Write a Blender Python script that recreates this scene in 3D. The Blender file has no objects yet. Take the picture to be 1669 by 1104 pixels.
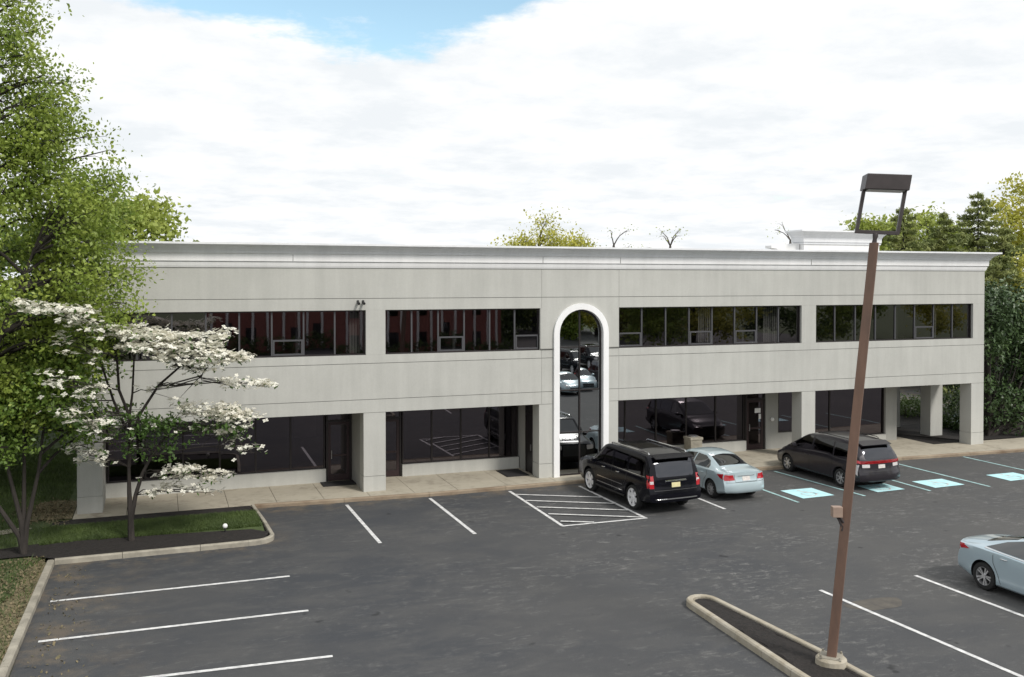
import bpy, bmesh, math, random
import numpy as np
from mathutils import Vector, Matrix
from mathutils.bvhtree import BVHTree
from mathutils.geometry import delaunay_2d_cdt
R = math.radians
S = bpy.context.scene
C = S.collection
random.seed(7)
RNG = np.random.default_rng(7)

# ------------------------------------------------------------------ camera
cd = bpy.data.cameras.new("camera")
cam = bpy.data.objects.new("camera", cd); C.objects.link(cam)
cam.location = (0, 0, 7.5)
cam.rotation_euler = (R(90) - 0.01639, 0, -0.35449)
cd.sensor_width = 36; cd.lens = 36 * 1548.3 / 1669
cd.shift_y = -(552 - 482.6) / 1669
cd.clip_start = 0.1; cd.clip_end = 3000
S.camera = cam
# ------------------------------------------------------------------ world, sun, exposure
SUN_EL, SUN_AZ = R(44), R(152)          # azimuth clockwise from +Y
w = bpy.data.worlds.new("World"); S.world = w; w.use_nodes = True
nt = w.node_tree; nt.nodes.clear()
def wn(t, **k):
    n = nt.nodes.new(t)
    for a, b in k.items(): setattr(n, a, b)
    return n
out = wn('ShaderNodeOutputWorld'); bg = wn('ShaderNodeBackground')
sky = wn('ShaderNodeTexSky', sky_type='NISHITA'); sky.sun_disc = False
sky.sun_elevation = SUN_EL; sky.sun_rotation = SUN_AZ
bg.inputs['Strength'].default_value = 0.10
tc = wn('ShaderNodeTexCoord'); sep = wn('ShaderNodeSeparateXYZ')
nt.links.new(tc.outputs['Generated'], sep.inputs[0])
def wmath(op, a, b=None, clamp=False):
    m = wn('ShaderNodeMath', operation=op, use_clamp=clamp)
    for i, v in enumerate((a, b)):
        if v is None: continue
        if isinstance(v, (int, float)): m.inputs[i].default_value = v
        else: nt.links.new(v, m.inputs[i])
    return m.outputs[0]
zz = wmath('ADD', wmath('MAXIMUM', sep.outputs[2], 0.0), 0.13)
cmb = wn('ShaderNodeCombineXYZ')
nt.links.new(wmath('DIVIDE', sep.outputs[0], zz), cmb.inputs[0])
nt.links.new(wmath('DIVIDE', sep.outputs[1], zz), cmb.inputs[1])
n1 = wn('ShaderNodeTexNoise'); n1.inputs['Scale'].default_value = 0.9; n1.inputs['Detail'].default_value = 8; n1.inputs['Roughness'].default_value = .58
n2 = wn('ShaderNodeTexNoise'); n2.inputs['Scale'].default_value = 2.3; n2.inputs['Detail'].default_value = 9; n2.inputs['Roughness'].default_value = .62
nt.links.new(cmb.outputs[0], n1.inputs['Vector']); nt.links.new(cmb.outputs[0], n2.inputs['Vector'])
# a clear patch of blue in one part of the sky
dot = wn('ShaderNodeVectorMath', operation='DISTANCE')
el, az = R(17.9), R(11.3)
mp = wn('ShaderNodeVectorMath', operation='MULTIPLY'); mp.inputs[1].default_value = (1, 1, 3.0)
nt.links.new(tc.outputs['Generated'], mp.inputs[0]); nt.links.new(mp.outputs[0], dot.inputs[0])
dot.inputs[1].default_value = (math.cos(el)*math.sin(az), math.cos(el)*math.cos(az), 3.0*math.sin(el))
patch = wmath('SUBTRACT', 1.0, wmath('DIVIDE', dot.outputs['Value'], 0.30), clamp=True)
dens = wmath('SUBTRACT', wmath('ADD', wmath('MULTIPLY', wmath('SUBTRACT', n1.outputs['Fac'], .5), 3.0), wmath('ADD', wmath('MULTIPLY', wmath('SUBTRACT', n2.outputs['Fac'], .5), 2.2), 1.08)), wmath('MULTIPLY', patch, 2.4), clamp=True)
ramp = wn('ShaderNodeMapRange', interpolation_type='SMOOTHSTEP')
ramp.inputs['From Min'].default_value = .02; ramp.inputs['From Max'].default_value = .5
nt.links.new(dens, ramp.inputs[0])
cr = wn('ShaderNodeValToRGB')
cr.color_ramp.elements[0].position = .38; cr.color_ramp.elements[0].color = (7.2, 7.5, 7.75, 1)
cr.color_ramp.elements[1].position = .60; cr.color_ramp.elements[1].color = (8.6, 8.65, 8.7, 1)
nt.links.new(n2.outputs['Fac'], cr.inputs[0])
skb = wn('ShaderNodeVectorMath', operation='MULTIPLY'); skb.inputs[1].default_value = (1.85, 1.9, 1.62)
nt.links.new(sky.outputs[0], skb.inputs[0])
mix = wn('ShaderNodeMix', data_type='RGBA')
nt.links.new(ramp.outputs[0], mix.inputs[0]); nt.links.new(skb.outputs[0], mix.inputs[6]); nt.links.new(cr.outputs[0], mix.inputs[7])
nt.links.new(mix.outputs[2], bg.inputs['Color']); nt.links.new(bg.outputs[0], out.inputs[0])

sl = bpy.data.lights.new("sun", 'SUN'); sl.energy = 2.2; sl.angle = R(12); sl.color = (1, .955, .89)
so = bpy.data.objects.new("sun", sl); C.objects.link(so)
sd = Vector((math.cos(SUN_EL)*math.sin(SUN_AZ), math.cos(SUN_EL)*math.cos(SUN_AZ), math.sin(SUN_EL)))
so.rotation_euler = sd.to_track_quat('Z', 'Y').to_euler()
S.view_settings.view_transform = 'Standard'; S.view_settings.look = 'None'
S.view_settings.exposure = 0.3; S.view_settings.gamma = 1
S.render.engine = 'CYCLES'
S.cycles.max_bounces = 8; S.cycles.transparent_max_bounces = 16

# ------------------------------------------------------------------ materials
def newmat(name):
    m = bpy.data.materials.new(name); m.use_nodes = True
    return m, m.node_tree, m.node_tree.nodes['Principled BSDF']
def mat(name, col, rough=.7, metal=0., var=0., scale=3., bump=0., bscale=40., spec=.5, coat=0., var2=None, stretch=(1, 1, 1), detail=6, transl=0.):
    """Principled material; var mixes towards a darker/lighter tone by noise."""
    m, t, p = newmat(name)
    p.inputs['Roughness'].default_value = rough; p.inputs['Metallic'].default_value = metal
    p.inputs['Specular IOR Level'].default_value = spec
    p.inputs['Coat Weight'].default_value = coat; p.inputs['Coat Roughness'].default_value = .04
    p.inputs['Base Color'].default_value = (*col, 1)
    if var or var2:
        tcn = t.nodes.new('ShaderNodeTexCoord'); mpn = t.nodes.new('ShaderNodeMapping'); mpn.inputs['Scale'].default_value = stretch
        t.links.new(tcn.outputs['Object'], mpn.inputs[0])
        nz = t.nodes.new('ShaderNodeTexNoise'); nz.inputs['Scale'].default_value = scale; nz.inputs['Detail'].default_value = detail; nz.inputs['Roughness'].default_value = .62
        t.links.new(mpn.outputs[0], nz.inputs['Vector'])
        r_ = t.nodes.new('ShaderNodeValToRGB')
        c2 = var2 or tuple(c*(1-var) for c in col); c1 = tuple(min(1, c*(1+var*.6)) for c in col) if not var2 else col
        r_.color_ramp.elements[0].position = .32; r_.color_ramp.elements[0].color = (*c2, 1)
        r_.color_ramp.elements[1].position = .68; r_.color_ramp.elements[1].color = (*c1, 1)
        t.links.new(nz.outputs['Fac'], r_.inputs[0]); t.links.new(r_.outputs[0], p.inputs['Base Color'])
    if bump:
        tcn = t.nodes.new('ShaderNodeTexCoord')
        nb = t.nodes.new('ShaderNodeTexNoise'); nb.inputs['Scale'].default_value = bscale; nb.inputs['Detail'].default_value = 5
        t.links.new(tcn.outputs['Object'], nb.inputs['Vector'])
        b = t.nodes.new('ShaderNodeBump'); b.inputs['Strength'].default_value = bump; b.inputs['Distance'].default_value = .02
        t.links.new(nb.outputs['Fac'], b.inputs['Height']); t.links.new(b.outputs[0], p.inputs['Normal'])
    if transl:
        o = t.nodes['Material Output']; tr = t.nodes.new('ShaderNodeBsdfTranslucent'); mx = t.nodes.new('ShaderNodeMixShader')
        mx.inputs[0].default_value = transl
        src = [l.from_socket for l in t.links if l.to_socket == p.inputs['Base Color']]
        if src: t.links.new(src[0], tr.inputs['Color'])
        else: tr.inputs['Color'].default_value = (*col, 1)
        t.links.new(p.outputs[0], mx.inputs[1]); t.links.new(tr.outputs[0], mx.inputs[2]); t.links.new(mx.outputs[0], o.inputs[0])
    return m

def glassmat(name, tint, refl_ior, refl_col=(1, 1, 1), rough=.012, wob=0.):
    m, t, p = newmat(name); t.nodes.remove(p); o = t.nodes['Material Output']
    tr = t.nodes.new('ShaderNodeBsdfTransparent'); tr.inputs[0].default_value = (*tint, 1)
    gl = t.nodes.new('ShaderNodeBsdfGlossy'); gl.inputs['Color'].default_value = (*refl_col, 1); gl.inputs['Roughness'].default_value = rough
    fr = t.nodes.new('ShaderNodeFresnel'); geo = t.nodes.new('ShaderNodeNewGeometry'); im = t.nodes.new('ShaderNodeMix'); im.inputs[2].default_value = refl_ior; im.inputs[3].default_value = 1/refl_ior
    t.links.new(geo.outputs['Backfacing'], im.inputs[0]); t.links.new(im.outputs[0], fr.inputs['IOR'])
    mx = t.nodes.new('ShaderNodeMixShader')
    t.links.new(fr.outputs[0], mx.inputs[0]); t.links.new(tr.outputs[0], mx.inputs[1]); t.links.new(gl.outputs[0], mx.inputs[2]); t.links.new(mx.outputs[0], o.inputs[0])
    if wob:
        tcn = t.nodes.new('ShaderNodeTexCoord'); nb = t.nodes.new('ShaderNodeTexNoise'); nb.inputs['Scale'].default_value = 1.1; nb.inputs['Detail'].default_value = 1
        t.links.new(tcn.outputs['Object'], nb.inputs['Vector'])
        b = t.nodes.new('ShaderNodeBump'); b.inputs['Strength'].default_value = wob; b.inputs['Distance'].default_value = .02
        t.links.new(nb.outputs['Fac'], b.inputs['Height']); t.links.new(b.outputs[0], gl.inputs['Normal']); 
    return m

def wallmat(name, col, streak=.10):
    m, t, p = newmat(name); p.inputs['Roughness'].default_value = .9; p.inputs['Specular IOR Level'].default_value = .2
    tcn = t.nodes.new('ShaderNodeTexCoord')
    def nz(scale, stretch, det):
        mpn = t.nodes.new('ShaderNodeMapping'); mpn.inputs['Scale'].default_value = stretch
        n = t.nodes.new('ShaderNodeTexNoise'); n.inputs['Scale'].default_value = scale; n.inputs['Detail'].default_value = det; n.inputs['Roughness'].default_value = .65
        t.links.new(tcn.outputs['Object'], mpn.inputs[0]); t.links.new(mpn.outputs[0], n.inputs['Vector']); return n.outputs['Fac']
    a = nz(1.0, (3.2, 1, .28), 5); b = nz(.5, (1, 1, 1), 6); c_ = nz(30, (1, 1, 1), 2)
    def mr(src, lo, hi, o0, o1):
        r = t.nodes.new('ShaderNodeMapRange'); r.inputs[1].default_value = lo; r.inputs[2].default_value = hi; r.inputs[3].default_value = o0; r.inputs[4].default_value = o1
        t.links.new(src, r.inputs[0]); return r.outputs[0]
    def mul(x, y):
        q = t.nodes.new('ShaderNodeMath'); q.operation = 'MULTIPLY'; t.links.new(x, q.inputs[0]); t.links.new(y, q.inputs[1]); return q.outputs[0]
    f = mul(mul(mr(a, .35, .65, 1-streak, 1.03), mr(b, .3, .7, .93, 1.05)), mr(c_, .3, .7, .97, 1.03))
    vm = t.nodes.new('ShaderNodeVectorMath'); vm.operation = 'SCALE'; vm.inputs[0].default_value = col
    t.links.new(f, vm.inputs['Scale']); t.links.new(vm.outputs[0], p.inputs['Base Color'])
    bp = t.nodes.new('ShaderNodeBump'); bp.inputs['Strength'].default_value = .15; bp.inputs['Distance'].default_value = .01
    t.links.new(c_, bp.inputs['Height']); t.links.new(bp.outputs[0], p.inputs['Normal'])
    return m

M = {}
M['wall'] = wallmat('wall_render', (.490, .490, .460), .06)
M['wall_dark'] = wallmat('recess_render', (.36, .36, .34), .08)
M['white'] = wallmat('white_trim', (.86, .86, .86), .05)
M['cornice'] = wallmat('cornice_metal', (.80, .81, .83), .05)
M['groove'] = mat('groove', (.17, .17, .16), .9)
M['frame'] = mat('bronze_frame', (.035, .03, .03), .4, .4)
M['mullion'] = mat('mullion_metal', (.085, .085, .092), .45, .3)
M['glass'] = glassmat('bronze_glass', (.10, .085, .105), 1.95, (1, .90, 1), wob=.012)
M['glass_up'] = glassmat('upper_glass', (.32, .32, .33), 2.1, (1, .93, 1), wob=.02)
M['glass_arch'] = glassmat('mirror_glass', (.05, .05, .055), 4.3, (.93, .97, 1), wob=.045)
M['door'] = mat('brown_door', (.045, .028, .03), .35, .2)
M['interior'] = mat('interior', (.20, .20, .20), .9)
M['blind'] = mat('blind', (.55, .55, .5), .8)
M['mat'] = mat('rubber_mat', (.018, .017, .018), .9, bump=.5)
M['metal'] = mat('steel', (.5, .5, .5), .35, .9)
M['black'] = mat('black_plastic', (.015, .015, .017), .5)
M['white_plain'] = mat('white_plain', (.8, .8, .78), .5)
M['kerb'] = mat('kerb_concrete', (.33, .305, .25), .9, var=.35, scale=2.2, bump=.3, detail=9)
M['mulch'] = mat('mulch', (.024, .019, .017), .95, var2=(.008, .007, .006), scale=14, bump=1., bscale=26)
M['bark'] = mat('bark', (.036, .03, .026), .9, var=.4, scale=7, bump=.6, bscale=18, stretch=(1, 1, .3))
M['bark_grey'] = mat('grey_bark', (.10, .085, .075), .9, var=.4, scale=7, bump=.5, bscale=20, stretch=(1, 1, .3))
M['leaf'] = mat('spring_leaf', (.37, .44, .085), .5, var2=(.17, .26, .045), scale=1.1, transl=.38)
M['leaf_mid'] = mat('mid_leaf', (.21, .31, .055), .5, var2=(.09, .165, .03), scale=1.1, transl=.35)
M['leaf_pale'] = mat('pale_leaf', (.42, .47, .11), .5, var2=(.28, .35, .07), scale=.9, transl=.35)
M['leaf_yel'] = mat('yellow_leaf', (.58, .54, .10), .5, var2=(.38, .40, .08), scale=.9, transl=.35)
M['leaf_dark'] = mat('dogwood_leaf', (.085, .16, .03), .5, var2=(.05, .10, .02), scale=1.5, transl=.25)
M['leaf_glossy'] = mat('holly_leaf', (.085, .14, .045), .38, var2=(.035, .068, .024), scale=1.3, spec=.6)
M['needle'] = mat('needles', (.36, .38, .13), .6, var2=(.17, .22, .08), scale=.8, transl=.25)
M['petal'] = mat('petal', (.88, .87, .79), .6, var2=(.76, .73, .62), scale=1.2, transl=.2)
M['brick'] = mat('red_brick', (.30, .11, .09), .9, var=.3, scale=5)
M['dry'] = mat('dry_leaves', (.24, .185, .11), .9, var2=(.09, .09, .045), scale=6, bump=.8)
M['shrub'] = mat('shrub_leaf', (.11, .17, .035), .5, var2=(.05, .09, .02), scale=2, transl=.25)

# asphalt with scuffs, patches and dirt along the kerbs
def asphalt():
    m, t, p = newmat('asphalt'); p.inputs['Roughness'].default_value = .82; p.inputs['Specular IOR Level'].default_value = .35
    tcn = t.nodes.new('ShaderNodeTexCoord')
    def nz(scale, stretch=(1, 1, 1), det=6, rot=0, rough=.6, dist=0., loc=(0, 0, 0)):
        mpn = t.nodes.new('ShaderNodeMapping'); mpn.inputs['Scale'].default_value = stretch; mpn.inputs['Rotation'].default_value = (0, 0, rot); mpn.inputs['Location'].default_value = loc
        n = t.nodes.new('ShaderNodeTexNoise'); n.inputs['Scale'].default_value = scale; n.inputs['Detail'].default_value = det; n.inputs['Roughness'].default_value = rough; n.inputs['Distortion'].default_value = dist
        t.links.new(tcn.outputs['Object'], mpn.inputs[0]); t.links.new(mpn.outputs[0], n.inputs['Vector']); return n.outputs['Fac']
    def mr(src, lo, hi, o0=0., o1=1.):
        r = t.nodes.new('ShaderNodeMapRange'); r.interpolation_type = 'SMOOTHSTEP'
        for i, v in enumerate((lo, hi, o0, o1)): r.inputs[i+1].default_value = v
        t.links.new(src, r.inputs[0]); return r.outputs[0]
    def op(o, x, y, clamp=False):
        q = t.nodes.new('ShaderNodeMath'); q.operation = o; q.use_clamp = clamp
        for i, v in enumerate((x, y)):
            if isinstance(v, (int, float)): q.inputs[i].default_value = v
            else: t.links.new(v, q.inputs[i])
        return q.outputs[0]
    def mixc(f, a, b):
        x = t.nodes.new('ShaderNodeMix'); x.data_type = 'RGBA'; t.links.new(f, x.inputs[0])
        for i, v in ((6, a), (7, b)):
            if isinstance(v, tuple): x.inputs[i].default_value = (*v, 1)
            else: t.links.new(v, x.inputs[i])
        return x.outputs[2]
    sp = t.nodes.new('ShaderNodeSeparateXYZ'); t.links.new(tcn.outputs['Object'], sp.inputs[0])
    X, Y = sp.outputs[0], sp.outputs[1]
    big = nz(.16, det=5); col = mixc(mr(big, .35, .65), (.047, .051, .058), (.066, .067, .069))
    mid = nz(.9, (.6, 1.3, 1), 8, rot=.15, rough=.68, dist=.5); col = mixc(op('MULTIPLY', mr(mid, .42, .68), .55), col, (.090, .089, .087))
    # the right of the lot is paler and warmer
    col = mixc(op('MULTIPLY', mr(X, 6, 22), mr(nz(.3, det=6), .3, .7, .45, 1.)), col, (.086, .085, .083))
    scuff = op('MULTIPLY', mr(nz(3.6, (.65, 1.25, 1), 10, rot=.1, rough=.8, dist=.5), .51, .66), mr(nz(.3, det=4, loc=(5, 3, 0)), .42, .60))
    reg = op('MULTIPLY', mr(X, 5, 13), mr(Y, 12, 20))
    col = mixc(op('MULTIPLY', scuff, op('ADD', op('MULTIPLY', reg, .75), .34), True), col, (.185, .182, .175))
    sc2 = mr(nz(4.5, (.5, 1.4, 1), 9, rot=-.4, dist=1.0, loc=(9, 0, 0)), .56, .72)
    col = mixc(op('MULTIPLY', op('MULTIPLY', sc2, mr(nz(.35, det=3, loc=(1, 8, 0)), .42, .56)), .6), col, (.15, .148, .143))
    # oil drips: small dark spots
    oil = op('MULTIPLY', mr(nz(1.7, det=2, loc=(3, 1, 7)), .70, .76), .75); col = mixc(oil, col, (.022, .022, .024))
    # tan dirt against the left kerb, the planter kerb and the pavement
    dn = nz(1.1, (1, 1, 1), 8, rough=.7)
    dl = op('MULTIPLY', mr(X, -2.7, .6, 1, 0), mr(Y, 12, 29, .5, 1))
    dt = op('MULTIPLY', mr(Y, 26.0, 27.7, 0, 1), mr(X, 2.2, 4.0, 1, 0))
    dp = op('MULTIPLY', mr(Y, 30.5, 32.1, 0, 1), mr(X, 2.5, 3.5, 0, 1))
    dd = op('MAXIMUM', op('MAXIMUM', op('MULTIPLY', dl, .85), op('MULTIPLY', dt, .9)), dp)
    f = op('MULTIPLY', dd, mr(dn, .44, .66, .0, .85), True)
    col = mixc(f, col, (.17, .135, .095))
    fine = nz(55, det=3); col2 = mixc(mr(fine, .3, .7), (.75, .75, .75), (1.2, 1.2, 1.2))
    mm = t.nodes.new('ShaderNodeMix'); mm.data_type = 'RGBA'; mm.blend_type = 'MULTIPLY'; mm.inputs[0].default_value = 1
    t.links.new(col, mm.inputs[6]); t.links.new(col2, mm.inputs[7]); t.links.new(mm.outputs[2], p.inputs['Base Color'])
    b = t.nodes.new('ShaderNodeBump'); b.inputs['Strength'].default_value = .35; b.inputs['Distance'].default_value = .01
    t.links.new(fine, b.inputs['Height']); t.links.new(b.outputs[0], p.inputs['Normal'])
    return m
M['asphalt'] = asphalt()
def slabmat():
    m, t, p = newmat('pavement_concrete'); p.inputs['Roughness'].default_value = .9
    tcn = t.nodes.new('ShaderNodeTexCoord')
    n = t.nodes.new('ShaderNodeTexNoise'); n.inputs['Scale'].default_value = .9; n.inputs['Detail'].default_value = 9; n.inputs['Roughness'].default_value = .68
    n2_ = t.nodes.new('ShaderNodeTexNoise'); n2_.inputs['Scale'].default_value = 5; n2_.inputs['Detail'].default_value = 8
    t.links.new(tcn.outputs['Object'], n.inputs['Vector']); t.links.new(tcn.outputs['Object'], n2_.inputs['Vector'])
    r_ = t.nodes.new('ShaderNodeValToRGB'); e = r_.color_ramp.elements
    e[0].position = .3; e[0].color = (.22, .19, .15, 1); e[1].position = .7; e[1].color = (.44, .40, .32, 1)
    x = e.new(.48); x.color = (.38, .345, .275, 1)
    a = t.nodes.new('ShaderNodeMath'); a.operation = 'MULTIPLY_ADD'; a.inputs[1].default_value = .35; t.links.new(n2_.outputs['Fac'], a.inputs[0])
    s_ = t.nodes.new('ShaderNodeMath'); s_.operation = 'MULTIPLY'; s_.inputs[1].default_value = .65; t.links.new(n.outputs['Fac'], s_.inputs[0]); t.links.new(s_.outputs[0], a.inputs[2])
    t.links.new(a.outputs[0], r_.inputs[0]); t.links.new(r_.outputs[0], p.inputs['Base Color'])
    return m
M['slab'] = slabmat()
M['paint'] = mat('line_paint', (.80, .80, .79), .7, var2=(.40, .40, .40), scale=6, detail=9)
M['paint_faded'] = mat('faded_paint', (.46, .68, .68), .7, var2=(.24, .38, .38), scale=4, detail=9)
M['blue_paint'] = mat('blue_paint', (.56, .84, .87), .7, var2=(.42, .72, .77), scale=3, detail=9)
def grassmat():
    return mat('grass_ground', (.08, .11, .035), .9, var2=(.045, .07, .02), scale=2.5, bump=.8, bscale=30, detail=9)
M['grass'] = grassmat()
M['blade'] = mat('grass_blade', (.125, .18, .05), .6, var2=(.065, .10, .03), scale=1.0, transl=.25)

# ------------------------------------------------------------------ mesh helpers
class MB:
    def __init__(s): s.v = []; s.f = []; s.m = []
    def add(s, vs, fs, mi=0):
        o = len(s.v); s.v += [tuple(v) for v in vs]; s.f += [tuple(i+o for i in f) for f in fs]; s.m += [mi]*len(fs); return s
    def box(s, x0, x1, y0, y1, z0, z1, mi=0):
        vs = [(x, y, z) for z in (z0, z1) for y in (y0, y1) for x in (x0, x1)]
        return s.add(vs, [(0, 2, 3, 1), (4, 5, 7, 6), (0, 1, 5, 4), (2, 6, 7, 3), (0, 4, 6, 2), (1, 3, 7, 5)], mi)
    def prism(s, poly, y0, y1, axis='y', mi=0):
        """poly in the plane across the axis; y: (x,z), x: (y,z), z: (x,y)"""
        n = len(poly)
        def P(a, b, t): return {'y': (a, t, b), 'x': (t, a, b), 'z': (a, b, t)}[axis]
        vs = [P(a, b, y0) for a, b in poly] + [P(a, b, y1) for a, b in poly]
        fs = [tuple(range(n)), tuple(range(2*n-1, n-1, -1))] + [((i+1) % n, i, i+n, (i+1) % n+n) for i in range(n)]
        return s.add(vs, fs, mi)
    def tube(s, pts, rad, n=6, cap=True, mi=0):
        pts = [Vector(p) for p in pts]
        if not isinstance(rad, (list, tuple)): rad = [rad]*len(pts)
        vs = []; ref = None
        for i, p in enumerate(pts):
            d = (pts[min(i+1, len(pts)-1)] - pts[max(i-1, 0)])
            d = d.normalized() if d.length > 1e-9 else Vector((0, 0, 1))
            if ref is None: ref = Vector((1, 0, 0)) if abs(d.x) < .8 else Vector((0, 1, 0))
            a = (ref - d*ref.dot(d)).normalized(); b = d.cross(a); ref = a
            for k in range(n):
                t = 2*math.pi*(k+.5)/n; vs.append(p + (a*math.cos(t) + b*math.sin(t))*rad[i])
        fs = [(i*n+k, i*n+(k+1) % n, (i+1)*n+(k+1) % n, (i+1)*n+k) for i in range(len(pts)-1) for k in range(n)]
        if cap: fs += [tuple(reversed(range(n))), tuple(range((len(pts)-1)*n, len(pts)*n))]
        return s.add(vs, fs, mi)
    def build(s, name, mats, parent=None, smooth=False, bevel=0.):
        me = bpy.data.meshes.new(name); me.from_pydata(s.v, [], s.f)
        mats = mats if isinstance(mats, (list, tuple)) else [mats]
        for m in mats: me.materials.append(m)
        for p, mi in zip(me.polygons, s.m): p.material_index = mi
        bm = bmesh.new(); bm.from_mesh(me); bmesh.ops.recalc_face_normals(bm, faces=bm.faces)
        if bevel: bmesh.ops.bevel(bm, geom=bm.edges[:], offset=bevel, segments=2, affect='EDGES', profile=.6)
        bm.to_mesh(me); bm.free()
        if smooth:
            me.shade_smooth()
            me.set_sharp_from_angle(angle=R(40))
        o = bpy.data.objects.new(name, me); C.objects.link(o)
        if parent: o.parent = parent
        return o
def tag(o, label=None, cat=None, group=None, kind=None):
    if label: o['label'] = label
    if cat: o['category'] = cat
    if group: o['group'] = group
    if kind: o['kind'] = kind
    return o
def empty(name, loc=(0, 0, 0), rz=0.):
    o = bpy.data.objects.new(name, None); C.objects.link(o); o.location = loc; o.rotation_euler = (0, 0, rz); o.empty_display_size = .3
    return o
def kids(o): return [c for c in C.objects if c.parent == o]
def copy_tree(o, parent=None):
    c = o.copy(); C.objects.link(c); c.parent = parent
    for ch in kids(o): copy_tree(ch, c)
    return c
def npmesh(name, V, F, mats, parent=None, k=4):
    """V (n,3), F (m,k)"""
    me = bpy.data.meshes.new(name); V = np.asarray(V, dtype=np.float32); F = np.asarray(F, dtype=np.int32)
    me.vertices.add(len(V)); me.vertices.foreach_set('co', V.ravel())
    me.loops.add(F.size); me.loops.foreach_set('vertex_index', F.ravel())
    me.polygons.add(len(F)); me.polygons.foreach_set('loop_start', np.arange(0, F.size, k, dtype=np.int32))
    me.update(calc_edges=True)
    for m in (mats if isinstance(mats, (list, tuple)) else [mats]): me.materials.append(m)
    o = bpy.data.objects.new(name, me); C.objects.link(o)
    if parent: o.parent = parent
    return o

# ------------------------------------------------------------------ ground
FY = 32.75          # facade plane
LX0, LX1 = -2.5, 34.82
b = MB(); b.add([(-900, -900, -.06), (900, -900, -.06), (900, 900, -.06), (-900, 900, -.06)], [(0, 1, 2, 3)])
tag(b.build('ground', M['grass']), kind='structure')
b = MB(); b.add([(-2.72, -60, 0), (75, -60, 0), (75, 32.6, 0), (-2.72, 32.6, 0)], [(0, 1, 2, 3)])
b.add([(38, 32.6, 0), (75, 32.6, 0), (75, 80, 0), (38, 80, 0)], [(0, 1, 2, 3)])
tag(b.build('parking_lot', M['asphalt']), kind='structure')

# pavement in slabs with open joints
edge = [(2.86, 32.1), (8.7, 31.78), (14.4, 31.9), (22, 31.6), (29, 31.38), (36, 31.05), (44, 30.9)]
def ey(x): return float(np.interp(x, [e[0] for e in edge], [e[1] for e in edge]))
b = MB(); xs = [-2.6]
while xs[-1] < 44: xs.append(xs[-1] + (1.55 if xs[-1] < 9 else 1.9))
for a, c in zip(xs[:-1], xs[1:]):
    a += .008; c -= .008
    for m0, m1 in ((0, .985), (1.0, 2.0)):
        ya, yc = (ey(a)+.16 if a > 2.86 else 32.12), (ey(c)+.16 if a > 2.86 else 32.12)
        top = 35.4 if c < 31.8 else (38.05 if c < 34.4 else 33.4)
        mid = 33.1
        if m0 == 0: poly = [(a, ya), (c, yc), (c, mid-.008), (a, mid-.008)]
        else: poly = [(a, mid+.008), (c, mid+.008), (c, top), (a, top)]
        b.prism(poly, -.05, .12 + random.uniform(-.002, .002), 'z')
tag(b.build('pavement', M['slab']), kind='structure')
b = MB(); b.prism([(-2.6, 32.13), (44, 32.13), (44, 33.3), (34, 38), (-2.6, 35.3)], -.05, .105, 'z')
tag(b.build('pavement_bed', M['mulch']), kind='structure')

def kerb_strip(pts, wid, h, closed=False, seg=1.6):
    """kerb of separate stones following the line pts (outer edge), width to the left of the direction"""
    b = MB(); P = [Vector((p[0], p[1])) for p in pts]
    if closed: P.append(P[0])
    L = []
    n = len(P)
    for i in range(n):
        d0 = (P[i]-P[i-1]).normalized() if i > 0 else ((P[0]-P[-2]).normalized() if closed else (P[1]-P[0]).normalized())
        d1 = (P[i+1]-P[i]).normalized() if i < n-1 else ((P[1]-P[0]).normalized() if closed else d0)
        d = (d0+d1).normalized(); nrm = Vector((-d.y, d.x)); k = wid/max(.4, nrm.dot(Vector((-d0.y, d0.x))))
        L.append((P[i], P[i]+nrm*k, nrm))
    for (p0, q0, n0), (p1, q1, n1) in zip(L[:-1], L[1:]):
        ln = (p1-p0).length; m = max(1, round(ln/seg))
        for k in range(m):
            g = .006/ln if m > 1 or ln > .8 else 0
            t0, t1 = k/m+g, (k+1)/m-g
            pa, pb, qa, qb = p0.lerp(p1, t0), p0.lerp(p1, t1), q0.lerp(q1, t0), q0.lerp(q1, t1)
            c = .03
            pa2, pb2 = pa.lerp(qa, c/wid), pb.lerp(qb, c/wid); qa2, qb2 = qa.lerp(pa, c/wid*.5), qb.lerp(pb, c/wid*.5)
            vs = []
            for (o_, o2, i2, i_) in ((pa, pa2, qa2, qa), (pb, pb2, qb2, qb)):
                vs += [(o_.x, o_.y, -.05), (o_.x, o_.y, h-.03), (o2.x, o2.y, h), (i2.x, i2.y, h), (i_.x, i_.y, h-.02), (i_.x, i_.y, -.05)]
            b.add(vs, [(j, j+1, j+7, j+6) for j in range(5)] + [(5, 0, 6, 11), (0, 5, 4, 3, 2, 1), (6, 7, 8, 9, 10, 11)])
    return b
tag(kerb_strip(edge, .15, .125, seg=3).build('pavement_kerb', mat('stained_kerb', (.36, .30, .22), .9, var2=(.17, .12, .08), scale=1.6, bump=.3, detail=9, stretch=(.5, 1, 1))), kind='structure')
arc = [(2.45+.62*math.sin(t), 28.24-.62*math.cos(t)) for t in np.linspace(.1, math.pi/2, 7)]
kp = [(-2.85, -20), (-2.75, 20.2), (-2.66, 27.55)] + [(-1, 27.56), (1, 27.58), (2.3, 27.6)] + arc + [(3.0, 30), (2.86, 32.08)]
tag(kerb_strip(kp[:3], .17, .15).build('lot_kerb', M['kerb']), kind='structure')
tag(kerb_strip(kp[2:], .12, .15).build('planter_kerb', M['kerb']), kind='structure')

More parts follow.
